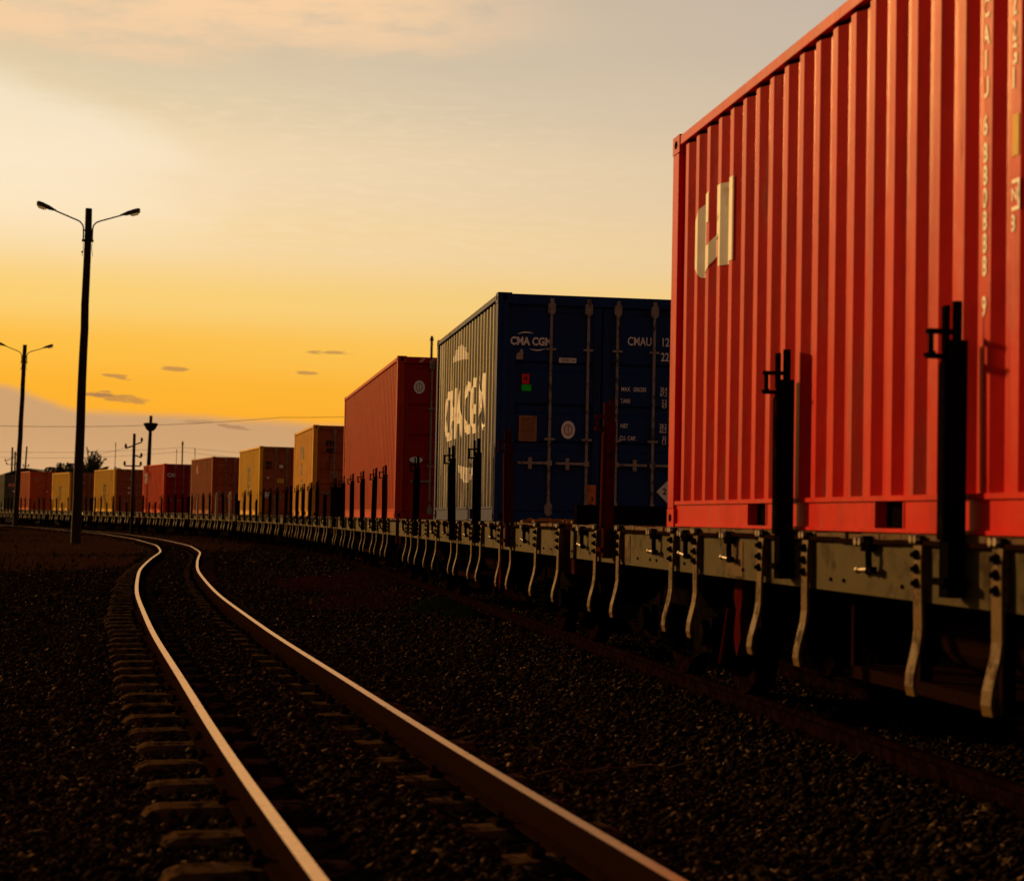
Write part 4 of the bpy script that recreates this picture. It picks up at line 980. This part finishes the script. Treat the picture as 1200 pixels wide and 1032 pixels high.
def tree(px, ytop, Y, w, label, group=None, seed=1):
    p = at_depth(px, ytop, Y); h = p.z; root = thing('broadleaf_tree', label, 'tree', (p.x, Y, 0), 0, group); rr = random.Random(seed)
    m = MB().tube([(0, 0, -.1), (.1, 0, h*.4), (0, .1, h*.75)], [.22, .15, .06], 8)
    for k in range(6): a = k*1.05; m.tube([(0, 0, h*(.35+.05*k)), (math.cos(a)*w*.25, math.sin(a)*w*.25, h*(.55+.05*k)), (math.cos(a)*w*.42, math.sin(a)*w*.42, h*(.65+.04*k))], [.08, .05, .02], 6)
    link('trunk', m.mesh('trunk', M['bark']), root)
    cl = [(Vector((rr.uniform(-.5, .5)*w, rr.uniform(-.5, .5)*w, h*rr.uniform(.45, .93))), rr.uniform(.18, .34)*w) for _ in range(12)]
    V = []; F = []
    for i in range(3600):
        c, r_ = rr.choice(cl); d = Vector((rr.gauss(0, 1), rr.gauss(0, 1), rr.gauss(0, .8))).normalized()*r_*rr.uniform(.5, 1); q = c+d; s = rr.uniform(.07, .16)
        if q.z > h or q.z < h*.3: continue
        a = Vector((rr.gauss(0, 1), rr.gauss(0, 1), rr.gauss(0, 1))).normalized()*s; b_ = a.orthogonal().normalized()*s*.7; k = len(V)
        V += [q-a, q+b_, q+a, q-b_]; F.append((k, k+1, k+2, k+3))
    me = bpy.data.meshes.new('crown'); me.from_pydata([tuple(v) for v in V], [], F); me.materials.append(M['leaf']); link('crown', me, root)
tree(90, 543, 180, 3.6, 'low dark tree crown touching the thick lamp pole on both sides', seed=3)
tree(124, 547, 182, 2.6, 'small bush-like tree at the right foot of the palm', seed=4)
tree(72, 548, 178, 2.4, 'small sparse tree left of the thick lamp pole, above the yellow container', seed=5)
# shed with gabled roof
p = at_depth(34, 548, 195); root = thing('gabled_shed', 'low shed with a gabled roof peeping over the far orange red container', 'shed', (p.x, 195, 0))
link('wall', MB().box((-3.0, 0, -.1), (4.5, 8, p.z-1.0)).mesh('wall', M['shed']), root)
m = MB(); zt = p.z
m.prism([(-3.6, zt-1.0), (-.4, zt), (5.1, zt-1.05), (5.1, zt-1.2), (-.4, zt-.15), (-3.6, zt-1.15)], 1, -.4, 8.4); link('roof', m.mesh('roof', M['shedroof']), root)
link('door', MB().box((-.6, -.05, 0), (.8, -.004, 2.3)).mesh('door', M['darksteel']), root)

# dry grass and weeds
def grass(name, spots, mt, hmin, hmax, n, seed):
    rr = random.Random(seed); V = []; F = []
    for (x0, y0, rx, ry, k) in spots:
        for i in range(int(n*k)):
            a = rr.uniform(0, 6.283); q = math.sqrt(rr.random()); x = x0+math.cos(a)*q*rx; y = y0+math.sin(a)*q*ry
            if abs(x-np.interp(y, ly, lx)) < 1.1: continue
            z = float(gh(np.array(x), np.array(y))); h = rr.uniform(hmin, hmax)*(1.1-q*.6); w = rr.uniform(.006, .014)*(1+y/40); dx, dy = rr.uniform(-.5, .5)*h, rr.uniform(-.5, .5)*h; j = len(V)
            V += [(x-w, y, z-.01), (x+w, y, z-.01), (x+dx*.4+w*.6, y+dy*.4, z+h*.6), (x+dx, y+dy, z+h), (x+dx*.4-w*.6, y+dy*.4, z+h*.6)]; F.append((j, j+1, j+2, j+3, j+4))
    me = bpy.data.meshes.new(name); me.from_pydata(V, [], F); me.materials.append(mt); o = structure(name, me, 'stuff'); return o
dg = mat('dry_grass_blade', (.17, .085, .03), .8, vary=.5); rg = mat('red_weed_blade', (.11, .028, .014), .8, vary=.4); gg = mat('green_weed_blade', (.03, .045, .014), .7, vary=.4)
grass('dry_grass', [(b1.x+1.0, 69, 5.5, 12, 1.0), (-15.5, 62, 4, 9, .5), (-18, 86, 7, 12, .8), (-24, 105, 7, 12, .5), (-11.5, 48, 3, 6, .25)], dg, .08, .26, 5200, 1)
grass('red_weeds', [(-3.2, 38, 1.5, 5, 1), (-2.4, 30, 1.0, 3, .4)], rg, .04, .12, 2600, 2)
grass('green_weeds', [(-1.05, 27, .35, .9, 1), (-.6, 24.5, .25, .5, .4)], gg, .05, .20, 700, 3)
# thin cable lying on the gravel
P = []
for k in range(15):
    t = k/14; px = 590+t*245; py = 909-t*15+1.5*math.sin(k*1.3); d = px_ray(px, py); tt = (-CAMZ+.11)/d.z; P.append(Vector((d.x*tt, d.y*tt, .115+.01*math.sin(k*2.1))))
o = thing('ground_cable', 'thin cable lying across the gravel between the two tracks', 'cable', P[0]); link('wire', MB().tube([q-P[0] for q in P], .006, 6).mesh('wire', M['strap']), o)
